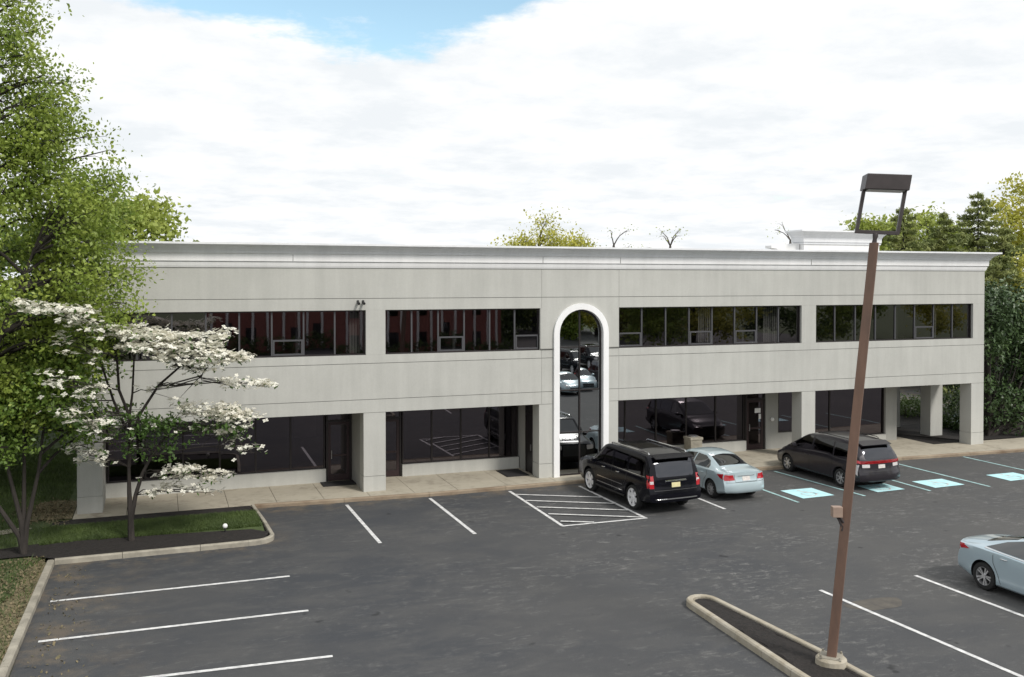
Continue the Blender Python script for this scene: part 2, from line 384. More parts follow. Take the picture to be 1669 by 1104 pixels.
# planter: mulch / grass / mulch strips, and the lawn to the left with its own dip
def sheet(name, poly, z, m, bumpy=0., cell=.35, kind='structure'):
    xs_ = [p[0] for p in poly]; ys_ = [p[1] for p in poly]
    V = [Vector(p) for p in poly]; nE = len(V)
    pts = list(V); edges = [(i, (i+1) % nE) for i in range(nE)]
    from mathutils.geometry import intersect_point_tri_2d
    def inside(x, y):
        r = False; j = nE-1
        for i in range(nE):
            xi, yi = poly[i]; xj, yj = poly[j]
            if (yi > y) != (yj > y) and x < (xj-xi)*(y-yi)/(yj-yi)+xi: r = not r
            j = i
        return r
    x = min(xs_)
    while x < max(xs_):
        y = min(ys_)
        while y < max(ys_):
            a, c = x+random.uniform(-.1, .1)*cell, y+random.uniform(-.1, .1)*cell
            if inside(a, c): pts.append(Vector((a, c)))
            y += cell
        x += cell
    vs, es, fs, *_ = delaunay_2d_cdt(pts, edges, [], 1, 1e-5)
    b = MB(); b.add([(v.x, v.y, z + (random.uniform(-1, 1)*bumpy if i >= nE else 0)) for i, v in enumerate(vs)], fs)
    return tag(b.build(name, m, smooth=True), kind=kind)
sheet('mulch_front_bed', [(-2.66, 27.7), (2.3, 27.74), (2.8, 28.0), (2.95, 28.5), (2.5, 29.0), (0, 29.25), (-3.2, 29.45), (-5.5, 28.9), (-5.2, 28.2), (-3.3, 28.2)], .125, M['mulch'], .022, .2)
sheet('mulch_back_bed', [(-3.2, 31.3), (-1, 31.25), (1, 31.3), (2.72, 31.2), (2.72, 32.07), (0, 32.1), (-2.7, 32.1), (-3.1, 31.9)], .118, M['mulch'], .022, .2)
sheet('planter_lawn', [(-7.5, 29.0), (-3.2, 29.3), (0, 29.15), (2.4, 28.9), (2.84, 28.6), (2.86, 29.8), (2.72, 31.4), (0, 31.4), (-3.2, 31.4), (-7, 31.4)], .105, M['grass'], .012, .25)
sheet('dry_leaf_strip', [(-2.86, -10), (-2.93, 20.2), (-2.83, 27.4), (-3.0, 27.9), (-3.2, 27), (-3.3, 25), (-3.75, 23), (-3.5, 21.5), (-4.0, 19.5), (-3.7, 17), (-4.1, 5), (-4, -10)], .10, M['dry'], .02, .35)
sheet('left_lawn', [(-60, -20), (-3.9, -20), (-3.4, 20), (-3.2, 27), (-3.0, 28.2), (-6.8, 29.2), (-7, 31.4), (-3.3, 31.4), (-3.0, 32.2), (-2.62, 32.2), (-2.6, 60), (-60, 60)], .08, M['grass'], .02, 1.3)
sheet('bare_earth_patch', [(-3.9, 32.4), (-2.62, 32.3), (-2.62, 34.8), (-3.4, 35.2), (-4.3, 34.2)], .11, M['dry'], .015, .25)
sheet('side_path', [(-6.8, 29.6), (-4.0, 31.0), (-3.6, 31.35), (-3.9, 31.55), (-7.2, 30.5)], .13, M['slab'], .0, .5)
sheet('right_bed', [(34.86, 32.75), (44, 32.3), (62, 34), (62, 60), (34.9, 52)], .05, M['mulch'], .03, .9)
sheet('porch_bed', [(32.9, 36.4), (34.8, 33.5), (37.5, 33.5), (38, 38.5), (33, 38)], .135, M['mulch'], .015, .3)
sheet('far_lawn', [(45, 38), (62, 34), (120, 34), (120, 120), (52, 90)], .06, mat('bright_grass', (.22, .30, .05), .9, var=.2, scale=1), .0, 6)

# painted markings, each a thin sheet of paint
def line(pts, wd, mt, name, label, cat, group, z=.009):
    b = MB()
    for (a, c) in pts:
        a, c = Vector(a), Vector(c); d = (c-a).normalized(); n = Vector((-d.y, d.x))*wd/2
        m = max(2, int((c-a).length/.5)); vs = []
        for i in range(m+1):
            p = a.lerp(c, i/m); j = random.uniform(-.006, .006)
            vs += [(p.x-n.x*(1+j*8), p.y-n.y*(1+j*8), z), (p.x+n.x*(1+j*8), p.y+n.y*(1+j*8), z)]
        b.add(vs, [(2*i, 2*i+1, 2*i+3, 2*i+2) for i in range(m)]); z += .004
    return tag(b.build(name, mt), label, cat, group, 'structure')
LG = 'white parking bay lines'
for a, c, l in [((5.79, 31.55), (5.84, 26.6), ''), ((8.65, 31.5), (8.68, 26.6), ''),
                ((17.3, 31.2), (17.31, 26.66), ''), ((-2.45, 24.42), (3.03, 24.42), ''), ((-2.42, 21.78), (3.11, 21.72), ''), ((-2.4, 19.2), (3.18, 18.9), ''), ((-2.4, 16.3), (3.2, 16.1), ''),
                ((14.93, 18.86), (15.25, 13.0), ''), ((17.94, 18.96), (18.1, 13.2), ''), ((21.0, 18.9), (21.2, 13.2), '')]:
    line([(a, c)], .11, M['paint'], 'parking_line', None, None, LG)
hz = [((11.60, 31.6), (11.47, 26.5)), ((14.27, 31.5), (14.30, 26.45)), ((11.42, 26.5), (14.30, 26.48))]
for k in range(5):
    y = 31.0-k*1.0
    hz.append(((11.6, y), (14.27, y-1.45) if y-1.45 > 26.5 else (11.6+(y-26.5)/1.45*2.67, 26.52)))
line(hz, .11, M['paint'], 'hatched_no_parking_marking', None, None, None)
for a, c in [((20.23, 31.2), (20.16, 26.6)), ((22.57, 31.3), (22.93, 26.6)), ((25.76, 31.3), (25.67, 26.43)), ((28.21, 31.1), (28.23, 26.23)), ((31.96, 31.1), (31.94, 26.0)), ((35.2, 30.9), (35.2, 26.0))]:
    line([(a, c)], .11, M['paint_faded'], 'accessible_bay_line', None, None, 'faded blue bay lines')
for k, (x0, y0, x1, y1) in enumerate([(20.66, 27.0, 22.0, 28.3), (23.75, 26.9, 25.0, 28.0), (26.2, 26.75, 27.62, 27.9), (29.75, 26.7, 31.15, 27.85)]):
    b = MB(); b.add([(x0, y0, .013), (x1, y0+.05, .013), (x1, y1, .013), (x0, y1, .013)], [(0, 1, 2, 3)])
    cx, cy = (x0+x1)/2, (y0+y1)/2; s = .42
    def seg(p, q, wd=.07):
        p, q = Vector(p), Vector(q); d = (q-p).normalized(); n = Vector((-d.y, d.x))*wd/2
        b.add([(cx+v.x*s*1.0, cy+v.y*s, 0.0175) for v in (p-n, q-n, q+n, p+n)], [(0, 1, 2, 3)], 1)
    ring = [(-.1+.62*math.cos(t), -.3+.62*math.sin(t)) for t in np.linspace(R(150), R(380), 14)]
    for p, q in zip(ring[:-1], ring[1:]): seg(p, q, .12)
    seg((-.15, .75), (-.1, .1), .16); seg((-.1, .1), (.4, .08), .14); seg((.4, .08), (.6, -.6), .14); seg((-.12, .42), (.3, .4), .12)
    dots = [(-.15+.15*math.cos(t), 1.0+.15*math.sin(t)) for t in np.linspace(0, 2*math.pi, 9)[:-1]]
    b.add([(cx+x*s, cy+y*s, 0.0175) for x, y in dots], [tuple(range(8))], 1)
    tag(b.build('accessible_bay_square', [M['blue_paint'], M['paint']]), group='pale blue accessible parking squares', kind='structure')
b = MB(); pp = [(15.5+.75*math.cos(t)*(1+.15*math.sin(3*t)), 17.6+.42*math.sin(t)*(1+.2*math.cos(2*t))) for t in np.linspace(0, 2*math.pi, 17)[:-1]]
b.add([(x, y, .004) for x, y in pp], [tuple(range(16))])
tag(b.build('asphalt_patch', mat('sand_patch', (.12, .108, .09), .95, var2=(.07, .065, .06), scale=3, detail=9)), kind='structure')

# ------------------------------------------------------------------ lamp island
isl_o = [(11.05, 7.0), (12.62, 7.0), (12.36, 15.2), (12.05, 18.7)]
tip = [(11.68+.39*math.cos(t), 18.85+.42*math.sin(t)) for t in np.linspace(0.0, math.pi, 9)]
isl = [(12.55, 7.0), (12.36, 15.2)] + [(p[0], p[1]) for p in tip] + [(11.13, 14.9), (11.0, 7.0)]
M['kerb_pale'] = mat('pale_kerb', (.44, .405, .335), .9, var2=(.30, .26, .19), scale=2.6, bump=.3, detail=9)
t_ = kerb_strip(isl, .145, .16, seg=1.1).build('island_kerb', M['kerb_pale']); tag(t_, kind='structure')
inn = [(12.4, 7.0), (12.2, 15.1)] + [(11.68+.23*math.cos(t), 18.8+.25*math.sin(t)) for t in np.linspace(0, math.pi, 7)] + [(11.29, 14.9), (11.15, 7.0)]
sheet('island_mulch', inn, .12, M['mulch'], .02, .14)

# ------------------------------------------------------------------ office building
BL = empty('office_building', (16, FY, 0))
tag(BL, 'long two-storey grey rendered office building with ribbon windows and a tall arched window', 'building')
def onb(o): o.parent = BL; o.matrix_parent_inverse = Matrix.Translation((-16, -FY, 0)); return o
def bp(b, name, m, **k): return onb(b.build(name, m, **k))
T = .32
# grooves are real gaps 15 mm high showing the backing 25 mm behind
AX, AS, AR = 14.9, 5.5, 1.06     # arch centre, springing height, radius of the hole
b = MB()
def arcpts(side, n=10):
    ts = np.linspace(math.pi, math.pi/2, n) if side < 0 else np.linspace(math.pi/2, 0, n)
    return [(AX+AR*math.cos(t), AS+AR*math.sin(t)) for t in ts]
Zs = [(2.886, 3.335), (3.353, 4.595), (4.613, 4.898)]
for z0, z1 in Zs:
    for x0, x1 in ((LX0, 13.295), (13.305, AX-AR), (AX+AR, 16.495), (16.505, LX1)):
        b.box(x0, x1, FY, FY+T, z0, z1)
for z0, z1 in ((6.464, 6.862), (6.88, 7.93)):
    for x0, x1 in ((LX0, 13.295), (16.505, LX1)): b.box(x0, x1, FY, FY+T, z0, z1)
b.box(13.305, 16.495, FY, FY+T, 6.88, 7.93)
b.prism([(13.305, 4.916), (AX-AR, 4.916)] + arcpts(-1) + [(AX, 6.862), (13.305, 6.862)], FY, FY+T)
b.prism([(AX, 6.862)] + arcpts(1) + [(AX+AR, 4.916), (16.495, 4.916), (16.495, 6.862)], FY, FY+T)
for x0, x1 in ((LX0, -1.78), (6.70, 7.39), (24.93, 25.65), (34.17, LX1)): b.box(x0, x1, FY+.002, FY+T, 4.9, 6.462)
b.box(13.25, 13.303, FY+.002, FY+T, 4.9, 6.462); b.box(16.497, 16.50, FY+.002, FY+T, 4.9, 6.462)
# pillars of the ground floor sit in the same wall plane, their plinths cut off by a groove
PIL = [(LX0, -1.77, .65), (6.61, 7.39, .65), (13.2, AX-AR, .65), (AX+AR, 16.47, .65), (24.95, 25.63, .65), (34.1, LX1, .65)]
o_wall = bp(b, 'wall', M['wall'])
for x0, x1, d in PIL:
    p = MB(); p.box(x0, x1, FY+.001, FY+d, .66, 2.87); p.box(x0-.004, x1+.004, FY-.003, FY+d, .11, .642); p.box(x0+.02, x1-.02, FY+.025, FY+d-.03, .6, 2.95)
    bp(p, 'pillar', M['wall'])
b = MB(); b.box(LX0+.01, AX-AR-.005, FY+.026, FY+.2, 3.3, 4.9); b.box(AX+AR+.005, LX1-.01, FY+.026, FY+.2, 3.3, 4.9); b.box(LX0+.01, LX1-.01, FY+.026, FY+.2, 6.6, 8.3)
bp(b, 'groove_backing', M['groove'])
# side and rear walls, roof deck
b = MB(); RY = 50
b.box(LX0, LX0+.3, FY+T, RY, 2.886, 7.93); b.box(LX0, LX0+.3, 34.95, RY, .0, 2.886)
b.box(LX1-.3, LX1, FY+T, RY, 2.886, 7.93); b.box(LX1-.3, LX1, 38.0, RY, .0, 2.886)
b.box(LX0+.3, LX1-.3, RY-.3, RY, 0, 7.93)
bp(b, 'side_wall', M['wall'])
b = MB(); b.box(LX0+.1, LX1-.1, FY+.2, RY-.1, 8.0, 8.3)
bp(b, 'roof', mat('roof_membrane', (.35, .35, .34), .9, var=.2))
# cornice profile swept round the four sides (outward, z)
prof = [(0.0, 7.93), (.03, 7.93), (.055, 7.99), (.085, 8.105), (.045, 8.112), (.045, 8.135), (.12, 8.14), (.135, 8.38), (.17, 8.40), (.20, 8.47), (.27, 8.55), (.38, 8.63), (.48, 8.67), (.50, 8.68), (.50, 8.745), (.10, 8.745), (.05, 8.3), (-.1, 8.3)]
b = MB(); n = len(prof); ring = [(LX0, FY, -1, -1), (LX1, FY, 1, -1), (LX1, RY, 1, 1), (LX0, RY, -1, 1)]
vs = [(x+dx*o, y+dy*o, z) for x, y, dx, dy in ring for o, z in prof]
fs = []; 
for i in range(4):
    for k in range(n-1): fs.append((i*n+k, ((i+1) % 4)*n+k, ((i+1) % 4)*n+k+1, i*n+k+1))
b.add(vs, fs); b.m = [(0 if k % (n-1) in (8, 9, 10, 11, 12, 13) else 1) for k in range(len(fs))]
cornice = bp(b, 'cornice', [M['cornice'], M['white']])
# joint lines on the cornice
for x in (13.3, 16.5, 4.2, 25.3):
    b = MB(); b.box(x-.006, x+.006, FY-.139, FY-.12, 8.15, 8.37); bp(b, 'joint_strip', M['groove'])
# penthouse stair tower on the roof
pb = MB(); pb.box(29.95, 34.6, 39.2, 40.1, 8.3, 9.62)
ph = bp(pb, 'penthouse', M['white'])
pr = [(0, 9.3), (.05, 9.3), (.06, 9.36), (.02, 9.37), (.02, 9.40), (.08, 9.41), (.09, 9.62), (.14, 9.72), (.26, 9.84), (.42, 9.92), (.42, 9.99), (0, 9.99)]
ring = [(29.95, 39.2, -1, -1), (34.6, 39.2, 1, -1), (34.6, 40.1, 1, .2), (29.95, 40.1, -1, .2)]; n = len(pr)
b = MB(); vs = [(x+dx*o, y+dy*o, z) for x, y, dx, dy in ring for o, z in pr]
fs = [(i*n+k, ((i+1) % 4)*n+k, ((i+1) % 4)*n+k+1, i*n+k+1) for i in range(4) for k in range(n-1)] + [tuple(i*n+n-1 for i in range(4))]
b.add(vs, fs); o = b.build('penthouse_cornice', M['cornice'], ph); o.matrix_parent_inverse = Matrix.Translation((0, 0, 0))
b = MB(); b.prism([(28.6, 8.3), (29.9, 8.3), (29.9, 9.36), (28.25, 9.22), (28.25, 9.10), (28.6, 9.06)], 39.5, 40.0); bp(b, 'roof_kerb', M['white'])

# arch surround and glazing
def archring(r0, r1, zb, y0, y1, n=18):
    b = MB(); ts = np.linspace(math.pi, 0, n)
    o_ = [(AX-r1, zb)] + [(AX+r1*math.cos(t), AS+r1*math.sin(t)) for t in ts] + [(AX+r1, zb)]
    i_ = [(AX-r0, zb)] + [(AX+r0*math.cos(t), AS+r0*math.sin(t)) for t in ts] + [(AX+r0, zb)]
    m = len(o_); vs = [(x, y, z) for y in (y0, y1) for L in (o_, i_) for x, z in L]
    fs = []
    for k in range(m-1):
        fs += [(k, k+1, m+k+1, m+k), (2*m+k, 3*m+k, 3*m+k+1, 2*m+k+1), (k, 2*m+k, 2*m+k+1, k+1), (m+k, m+k+1, 3*m+k+1, 3*m+k)]
    fs += [(0, m, 3*m, 2*m), (m-1, 3*m-1, 4*m-1, 2*m-1)]
    return b.add(vs, fs)
bp(archring(.905, 1.13, .115, FY-.09, FY+.30), 'arch_surround', M['white'], smooth=True)
fr = archring(.84, .90, .13, FY+.10, FY+.18)
for x in (AX,): fr.box(x-.025, x+.025, FY+.1, FY+.18, .14, 6.34)
for z in (.16, 1.75, 3.35, 4.98): fr.box(AX-.845, AX+.845, FY+.105, FY+.175, z-.025, z+.025)
aw = bp(fr, 'arched_window', M['frame'])
g = MB()
for k, (za, zb_) in enumerate(((.14, 1.75), (1.75, 3.35), (3.35, 4.98))):
    for sx in (-1, 1):
        t1, t2 = random.uniform(-.006, .006), random.uniform(-.006, .006)
        g.add([(AX+min(0, sx*.86), FY+.14-t1, za), (AX+max(0, sx*.86), FY+.14+t1, za), (AX+max(0, sx*.86), FY+.14+t1+t2, zb_), (AX+min(0, sx*.86), FY+.14-t1+t2, zb_)], [(0, 1, 2, 3)])
for sx in (-1, 1):
    g.add([(AX, FY+.14+.003*sx, 4.98), (AX+sx*.86, FY+.14, 4.98)]+[(AX+sx*.86*math.cos(t), FY+.14, AS+.86*math.sin(t)) for t in np.linspace(0, math.pi/2, 10)], [tuple(range(12))])
g.build('pane', M['glass_arch'], aw)
# ledges beside the arch
for x0, x1 in ((13.25, AX-1.13), (AX+1.13, 16.5)):
    b = MB(); b.box(x0, x1, FY-.03, FY-.002, 4.925, 4.955); bp(b, 'ledge', M['groove'])

# upper ribbon windows
def ribbon(x0, x1, z0, z1, y, npane, sashes=(), glass='glass_up', thick=.028, blinds=(), mm='mullion'):
    b = MB(); f = .045
    b.box(x0, x1, y, y+.10, z0, z0+f, 0); b.box(x0, x1, y, y+.10, z1-f, z1, 0)
    b.box(x0, x0+f, y, y+.10, z0+f, z1-f, 0); b.box(x1-f, x1, y, y+.10, z0+f, z1-f, 0)
    for k in range(1, npane):
        x = x0+(x1-x0)*k/npane; b.box(x-thick, x+thick, y+.01, y+.09, z0+f, z1-f, 1)
    wdw = bp(b, 'window', [M['frame'], M[mm]])
    g = MB()
    for k in range(npane):
        a, c = max(x0+(x1-x0)*k/npane, x0+f), min(x0+(x1-x0)*(k+1)/npane, x1-f); t1, t2 = random.uniform(-.006, .006), random.uniform(-.005, .005)
        g.add([(a, y+.05-t1-t2, z0+f), (c, y+.05+t1-t2, z0+f), (c, y+.05+t1+t2, z1-f), (a, y+.05-t1+t2, z1-f)], [(0, 1, 2, 3)])
    g.build('pane', M[glass], wdw)
    for k in sashes:
        a, c = x0+(x1-x0)*k/npane+thick+.003, x0+(x1-x0)*(k+1)/npane-thick-.003; h = (z1-z0)*.34
        s = MB(); zb = z0+f+.003; t = .055
        s.box(a, c, y+.0, y+.045, zb, zb+t); s.box(a, c, y+.0, y+.045, zb+h-t, zb+h); s.box(a, a+t, y, y+.045, zb+t, zb+h-t); s.box(c-t, c, y, y+.045, zb+t, zb+h-t)
        s.build('sash', M['mullion'], wdw)
    for (a, c, zlo) in blinds:
        s = MB(); k = a
        while k < c:
            s.add([(k, y+.30, zlo), (k+.085, y+.33, zlo), (k+.085, y+.33, z1-.03), (k, y+.30, z1-.03)], [(0, 1, 2, 3)]); k += .1
        s.build('blind', M['blind'], wdw)
    return wdw
UW = FY+.12
ribbon(-1.78, 6.70, 4.898, 6.464, UW, 8, (2, 5), blinds=((6.2, 6.5, 4.95),))
ribbon(7.39, 13.25, 4.898, 6.464, UW, 6, (2, 5))
ribbon(16.50, 24.93, 4.898, 6.464, UW, 8, (0, 3, 5), blinds=((20.25, 20.78, 5.0), (23.35, 24.0, 4.95)))
ribbon(25.65, 34.17, 4.898, 6.464, UW, 8, (5,), blinds=((32.2, 32.5, 4.95),))
# interiors behind the glass
b = MB()
def room(x0, x1, y0, y1, z0, z1):
    vs = [(x, y, z) for z in (z0, z1) for y in (y0, y1) for x in (x0, x1)]
    b.add(vs, [(0, 1, 3, 2), (4, 6, 7, 5), (2, 3, 7, 6), (0, 2, 6, 4), (1, 5, 7, 3)])
room(-2.1, 13.4, FY+T+.01, 37.2, 4.65, 6.7); room(16.4, 34.4, FY+T+.01, 37.2, 4.65, 6.7)
room(-2.1, 6.75, 35.16, 38.5, .13, 2.9); room(7.3, 13.35, 35.16, 38.5, .13, 2.9); room(16.4, 31.2, 35.26, 38.5, .13, 2.9); room(13.75, 16.05, FY+T+.01, 34.9, .13, 6.8)
for x in (1.5, 4.4, 10.1, 20.0, 22.6, 28.2, 30.6): b.box(x, x+.1, 33.6, 37, 4.66, 6.69)
bp(b, 'interior', M['interior'])
# soffit over the recess
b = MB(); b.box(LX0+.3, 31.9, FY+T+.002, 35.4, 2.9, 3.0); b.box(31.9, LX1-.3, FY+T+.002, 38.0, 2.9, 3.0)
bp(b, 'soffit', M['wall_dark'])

# ground floor recess: sills, glazing, doors
RW = 34.95
def lowwin(x0, x1, y, z0, n, sill=True, z1=2.86):
    wd = ribbon(x0, x1, z0, z1, y, n, glass='glass', thick=.03, mm='frame')
    if sill:
        s = MB(); s.box(x0-.02, x1+.02, y-.12, y+.2, .1, z0-.002); s.build('sill', M['wall'], wd)
    return wd
def door(x0, x1, y, h=2.3, sheet_=False, mt='door'):
    d = MB(); d.box(x0, x0+.07, y-.02, y+.1, .12, 2.86); d.box(x1-.07, x1, y-.02, y+.1, .12, 2.86); d.box(x0+.07, x1-.07, y-.02, y+.1, h, h+.07); d.box(x0+.07, x1-.07, y-.02, y+.1, 2.79, 2.86)
    st = .10; a, c = x0+.08, x1-.08
    d.box(a, a+st, y, y+.05, .14, h-.01, 1); d.box(c-st, c, y, y+.05, .14, h-.01, 1); d.box(a+st, c-st, y, y+.05, h-.01-st, h-.01, 1); d.box(a+st, c-st, y, y+.05, .14, .14+.22, 1); d.box(a+st, c-st, y+.001, y+.05, 1.02, 1.1, 1)
    o = bp(d, 'door', [M['frame'], M[mt]])
    g = MB(); g.add([(a, y+.03, .3), (c, y+.03, .3), (c, y+.03, h), (a, y+.03, h)], [(0, 1, 2, 3)]); g.add([(a, y+.03, h+.05), (c, y+.03, h+.05), (c, y+.03, 2.8), (a, y+.03, 2.8)], [(0, 1, 2, 3)])
    g.build('pane', M['glass'], o)
    hb = MB(); hb.tube([(a+.12, y-.045, .95), (a+.12, y-.045, 1.25)], .012, 8); hb.box(a+.11, a+.13, y-.045, y, .97, .99); hb.box(a+.11, a+.13, y-.045, y, 1.21, 1.23)
    hb.build('handle', M['metal'], o)
    if sheet_:
        for (u, z, ww, hh) in ((.42, 1.72, .30, .20), (.62, 1.45, .13, .22)):
            n_ = MB(); n_.box(a+u, a+u+ww, y+.018, y+.022, z, z+hh); n_.build('painted_reflection', M['white_plain'], o)  # white sheets stand in for bright reflections on the door glass
    return o
w1 = lowwin(-1.75, 5.62, RW, .60, 6)
n_ = MB(); n_.box(4.55, 5.35, RW+.25, RW+.26, 1.75, 2.7); n_.build('blind', M['blind'], w1)
door(5.66, 6.60, RW)
lowwin(8.52, 13.16, RW, .56, 4); door(7.42, 8.48, RW)
lowwin(16.52, 23.72, RW+.1, .56, 5); door(23.76, 24.76, RW+.1, sheet_=True)
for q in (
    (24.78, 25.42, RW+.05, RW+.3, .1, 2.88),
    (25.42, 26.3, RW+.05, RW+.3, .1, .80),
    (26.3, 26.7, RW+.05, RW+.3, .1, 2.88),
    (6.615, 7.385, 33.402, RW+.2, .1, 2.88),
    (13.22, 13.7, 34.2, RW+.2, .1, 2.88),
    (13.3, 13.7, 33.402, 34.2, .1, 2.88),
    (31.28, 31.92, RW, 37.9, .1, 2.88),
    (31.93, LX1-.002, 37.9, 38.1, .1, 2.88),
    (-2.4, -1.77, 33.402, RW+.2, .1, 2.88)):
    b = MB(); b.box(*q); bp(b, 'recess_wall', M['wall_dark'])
lowwin(25.44, 26.28, RW+.08, .82, 1, sill=False); lowwin(26.72, 31.26, RW+.1, .42, 3)
# door in the side wall by the arch
d = MB(); d.box(13.2, 13.29, 33.42, 33.5, .12, 2.86); d.box(13.2, 13.29, 34.11, 34.19, .12, 2.86); d.box(13.2, 13.29, 33.5, 34.11, 2.3, 2.4); d.box(13.23, 13.28, 33.5, 34.11, .14, 2.3); d.box(13.24, 13.28, 33.5, 34.11, 2.4, 2.86)
o = bp(d, 'side_door', M['frame'])
h_ = MB(); h_.box(13.17, 13.2, 33.56, 33.6, 1.0, 1.25); h_.build('handle', M['metal'], o)
# porch column behind the corner pillar
b = MB(); b.box(34.1, LX1, 35.15, 35.78, .1, 2.89); bp(b, 'pillar', M['wall'])

# small fittings on the building
for k, x in enumerate((6.42, 6.60)):
    r_ = empty('security_camera', (x, FY, 6.76))
    c_ = MB(); c_.box(-.035, .035, -.03, 0, -.05, .05); c_.tube([(0, -.03, 0), (0, -.09, -.01)], .015, 8); c_.build('bracket', M['black'], r_)
    c_ = MB(); c_.tube([(0, -.06, -.02), (0, -.22, -.07)], .045, 10); c_.build('housing', M['black'], r_, smooth=True)
    tag(r_, ['small black security camera on the upper wall, the left of the pair', 'small black security camera on the upper wall, the right of the pair'][k], 'security camera', 'security cameras above the left ribbon window')
for (x0, x1, y0, y1, l) in [(5.42, 6.72, 34.05, 34.8, 'black doormat in front of the brown glass door left of the first pillar'), (12.15, 13.05, 33.35, 34.6, 'dark doormat on the pavement just left of the arched window')]:
    b = MB(); b.box(x0, x1, y0, y1, .119, .145); b.box(x0+.06, x1-.06, y0+.06, y1-.06, .145, .15)
    tag(b.build('doormat', M['mat'], bevel=.004), l, 'doormat', 'doormats by the entrances')
r_ = empty('wall_light', (25.08, RW+.05, 1.42))
b = MB(); b.tube([(0, 0, 0), (0, -.04, 0)], .07, 12); b.build('base', M['metal'], r_)
b = MB(); b.tube([(0, -.04, 0), (0, -.09, 0), (0, -.12, 0)], [.085, .08, .04], 14); b.build('globe', M['white_plain'], r_, smooth=True)
tag(r_, 'small round white fitting on the grey wall right of the door with painted reflections', 'wall fitting')
r_ = empty('litter_bin', (20.75, 34.35, .12))
b = MB(); b.box(-.27, .27, -.27, .27, 0, .78); b.box(-.3, .3, -.3, .3, .78, .88); b.build('body', M['kerb'], r_, bevel=.015)
b = MB(); b.tube([(0, 0, .88), (0, 0, .93)], .2, 16); b.build('sand_tray', M['metal'], r_)
tag(r_, 'square concrete litter bin with a tray top behind the black suv', 'litter bin')
r_ = empty('garden_light', (1.74, 28.95, .12))
b = MB(); b.tube([(0, 0, 0), (0, 0, .16)], .02, 8); b.build('stake', M['black'], r_)
b = MB(); b.tube([(0, 0, .10+.075*(1-math.cos(t))) for t in np.linspace(.2, math.pi-.1, 8)], [.075*math.sin(t) for t in np.linspace(.2, math.pi-.1, 8)], 12); b.build('globe', M['white_plain'], r_, smooth=True)
tag(r_, 'small white globe light on the mulch at the planter corner', 'garden light')

# ------------------------------------------------------------------ lamp post (it leans)
lat = Vector((math.cos(.3545), -math.sin(.3545), 0)); fwd = Vector((math.sin(.3545), math.cos(.3545), 0))
LP = empty('lamp_post', (12.08, 14.92, .12))
M['rust'] = mat('rusty_brown_steel', (.20, .115, .08), .65, var2=(.095, .06, .046), scale=2.2, detail=9, stretch=(1, 1, .25))
M['fixture'] = mat('bronze_fixture', (.055, .045, .045), .45, .2, var=.2, scale=6)
tilt = math.atan2(.775, 8.02)
rot = Matrix.Rotation(-.3545-R(24), 4, 'Z')
b = MB(); Hp = 8.05
ln = lat*math.tan(tilt)
sq = [(-1, -1), (1, -1), (1, 1), (-1, 1)]
vs = []
for z, r_ in ((0.0, .088), (.3, .088), (4, .086), (Hp, .082)):
    for u, v in sq:
        q = rot @ Vector((u*r_, v*r_, 0)); p = ln*z
        vs.append((p.x+q.x, p.y+q.y, z+.05))
b.add(vs, [(i*4+k, i*4+(k+1) % 4, i*4+4+(k+1) % 4, i*4+4+k) for i in range(3) for k in range(4)] + [(0, 3, 2, 1), (12, 13, 14, 15)])
po = b.build('pole', M['rust'], LP, bevel=.008)
b = MB(); b.tube([(0, 0, -.02), (0, 0, .10), (0, 0, .14)], [.30, .29, .25], 20); b.build('footing', M['kerb_pale'], LP)
b = MB(); 
for u, v in sq:
    q = rot @ Vector((u*.17, v*.17, 0)); b.tube([(q.x, q.y, .12), (q.x, q.y, .20)], .018, 6)
q = [rot @ Vector((u*.2, v*.2, 0)) for u, v in sq]; b.prism([(p.x, p.y) for p in q], .14, .155, 'z'); b.build('base_plate', M['kerb'], LP)
# junction box
p = ln*2.83; 
jb = MB(); ax = -lat*.23
c0 = p - lat*.20 - fwd*.05
def obox(b, c, hx, hy, hz, X=lat, Y=fwd, Z=Vector((0, 0, 1)), mi=0):
    vs = [c + X*(sx*hx) + Y*(sy*hy) + Z*(sz*hz) for sz in (-1, 1) for sy in (-1, 1) for sx in (-1, 1)]
    return b.add(vs, [(0, 2, 3, 1), (4, 5, 7, 6), (0, 1, 5, 4), (2, 6, 7, 3), (0, 4, 6, 2), (1, 3, 7, 5)], mi)
obox(jb, c0+Vector((0, 0, 2.95)), .095, .075, .10); jbx = jb.build('junction_box', mat('tan_plastic', (.33, .24, .19), .6, var=.2), LP, bevel=.01)
wi = MB(); wi.tube([c0+Vector((0, 0, 2.86)), c0+Vector((0, 0, 2.78))+lat*.05, c0+Vector((0, 0, 2.70))+lat*.08, c0+Vector((0, 0, 2.66))+lat*.12, c0+Vector((0, 0, 2.58))+lat*.10], .022, 6)
wi.tube([c0+Vector((0, 0, 2.86))+lat*.05, c0+Vector((0, 0, 2.74))+lat*.13], .03, 8); wi.build('conduit', M['fixture'], LP)
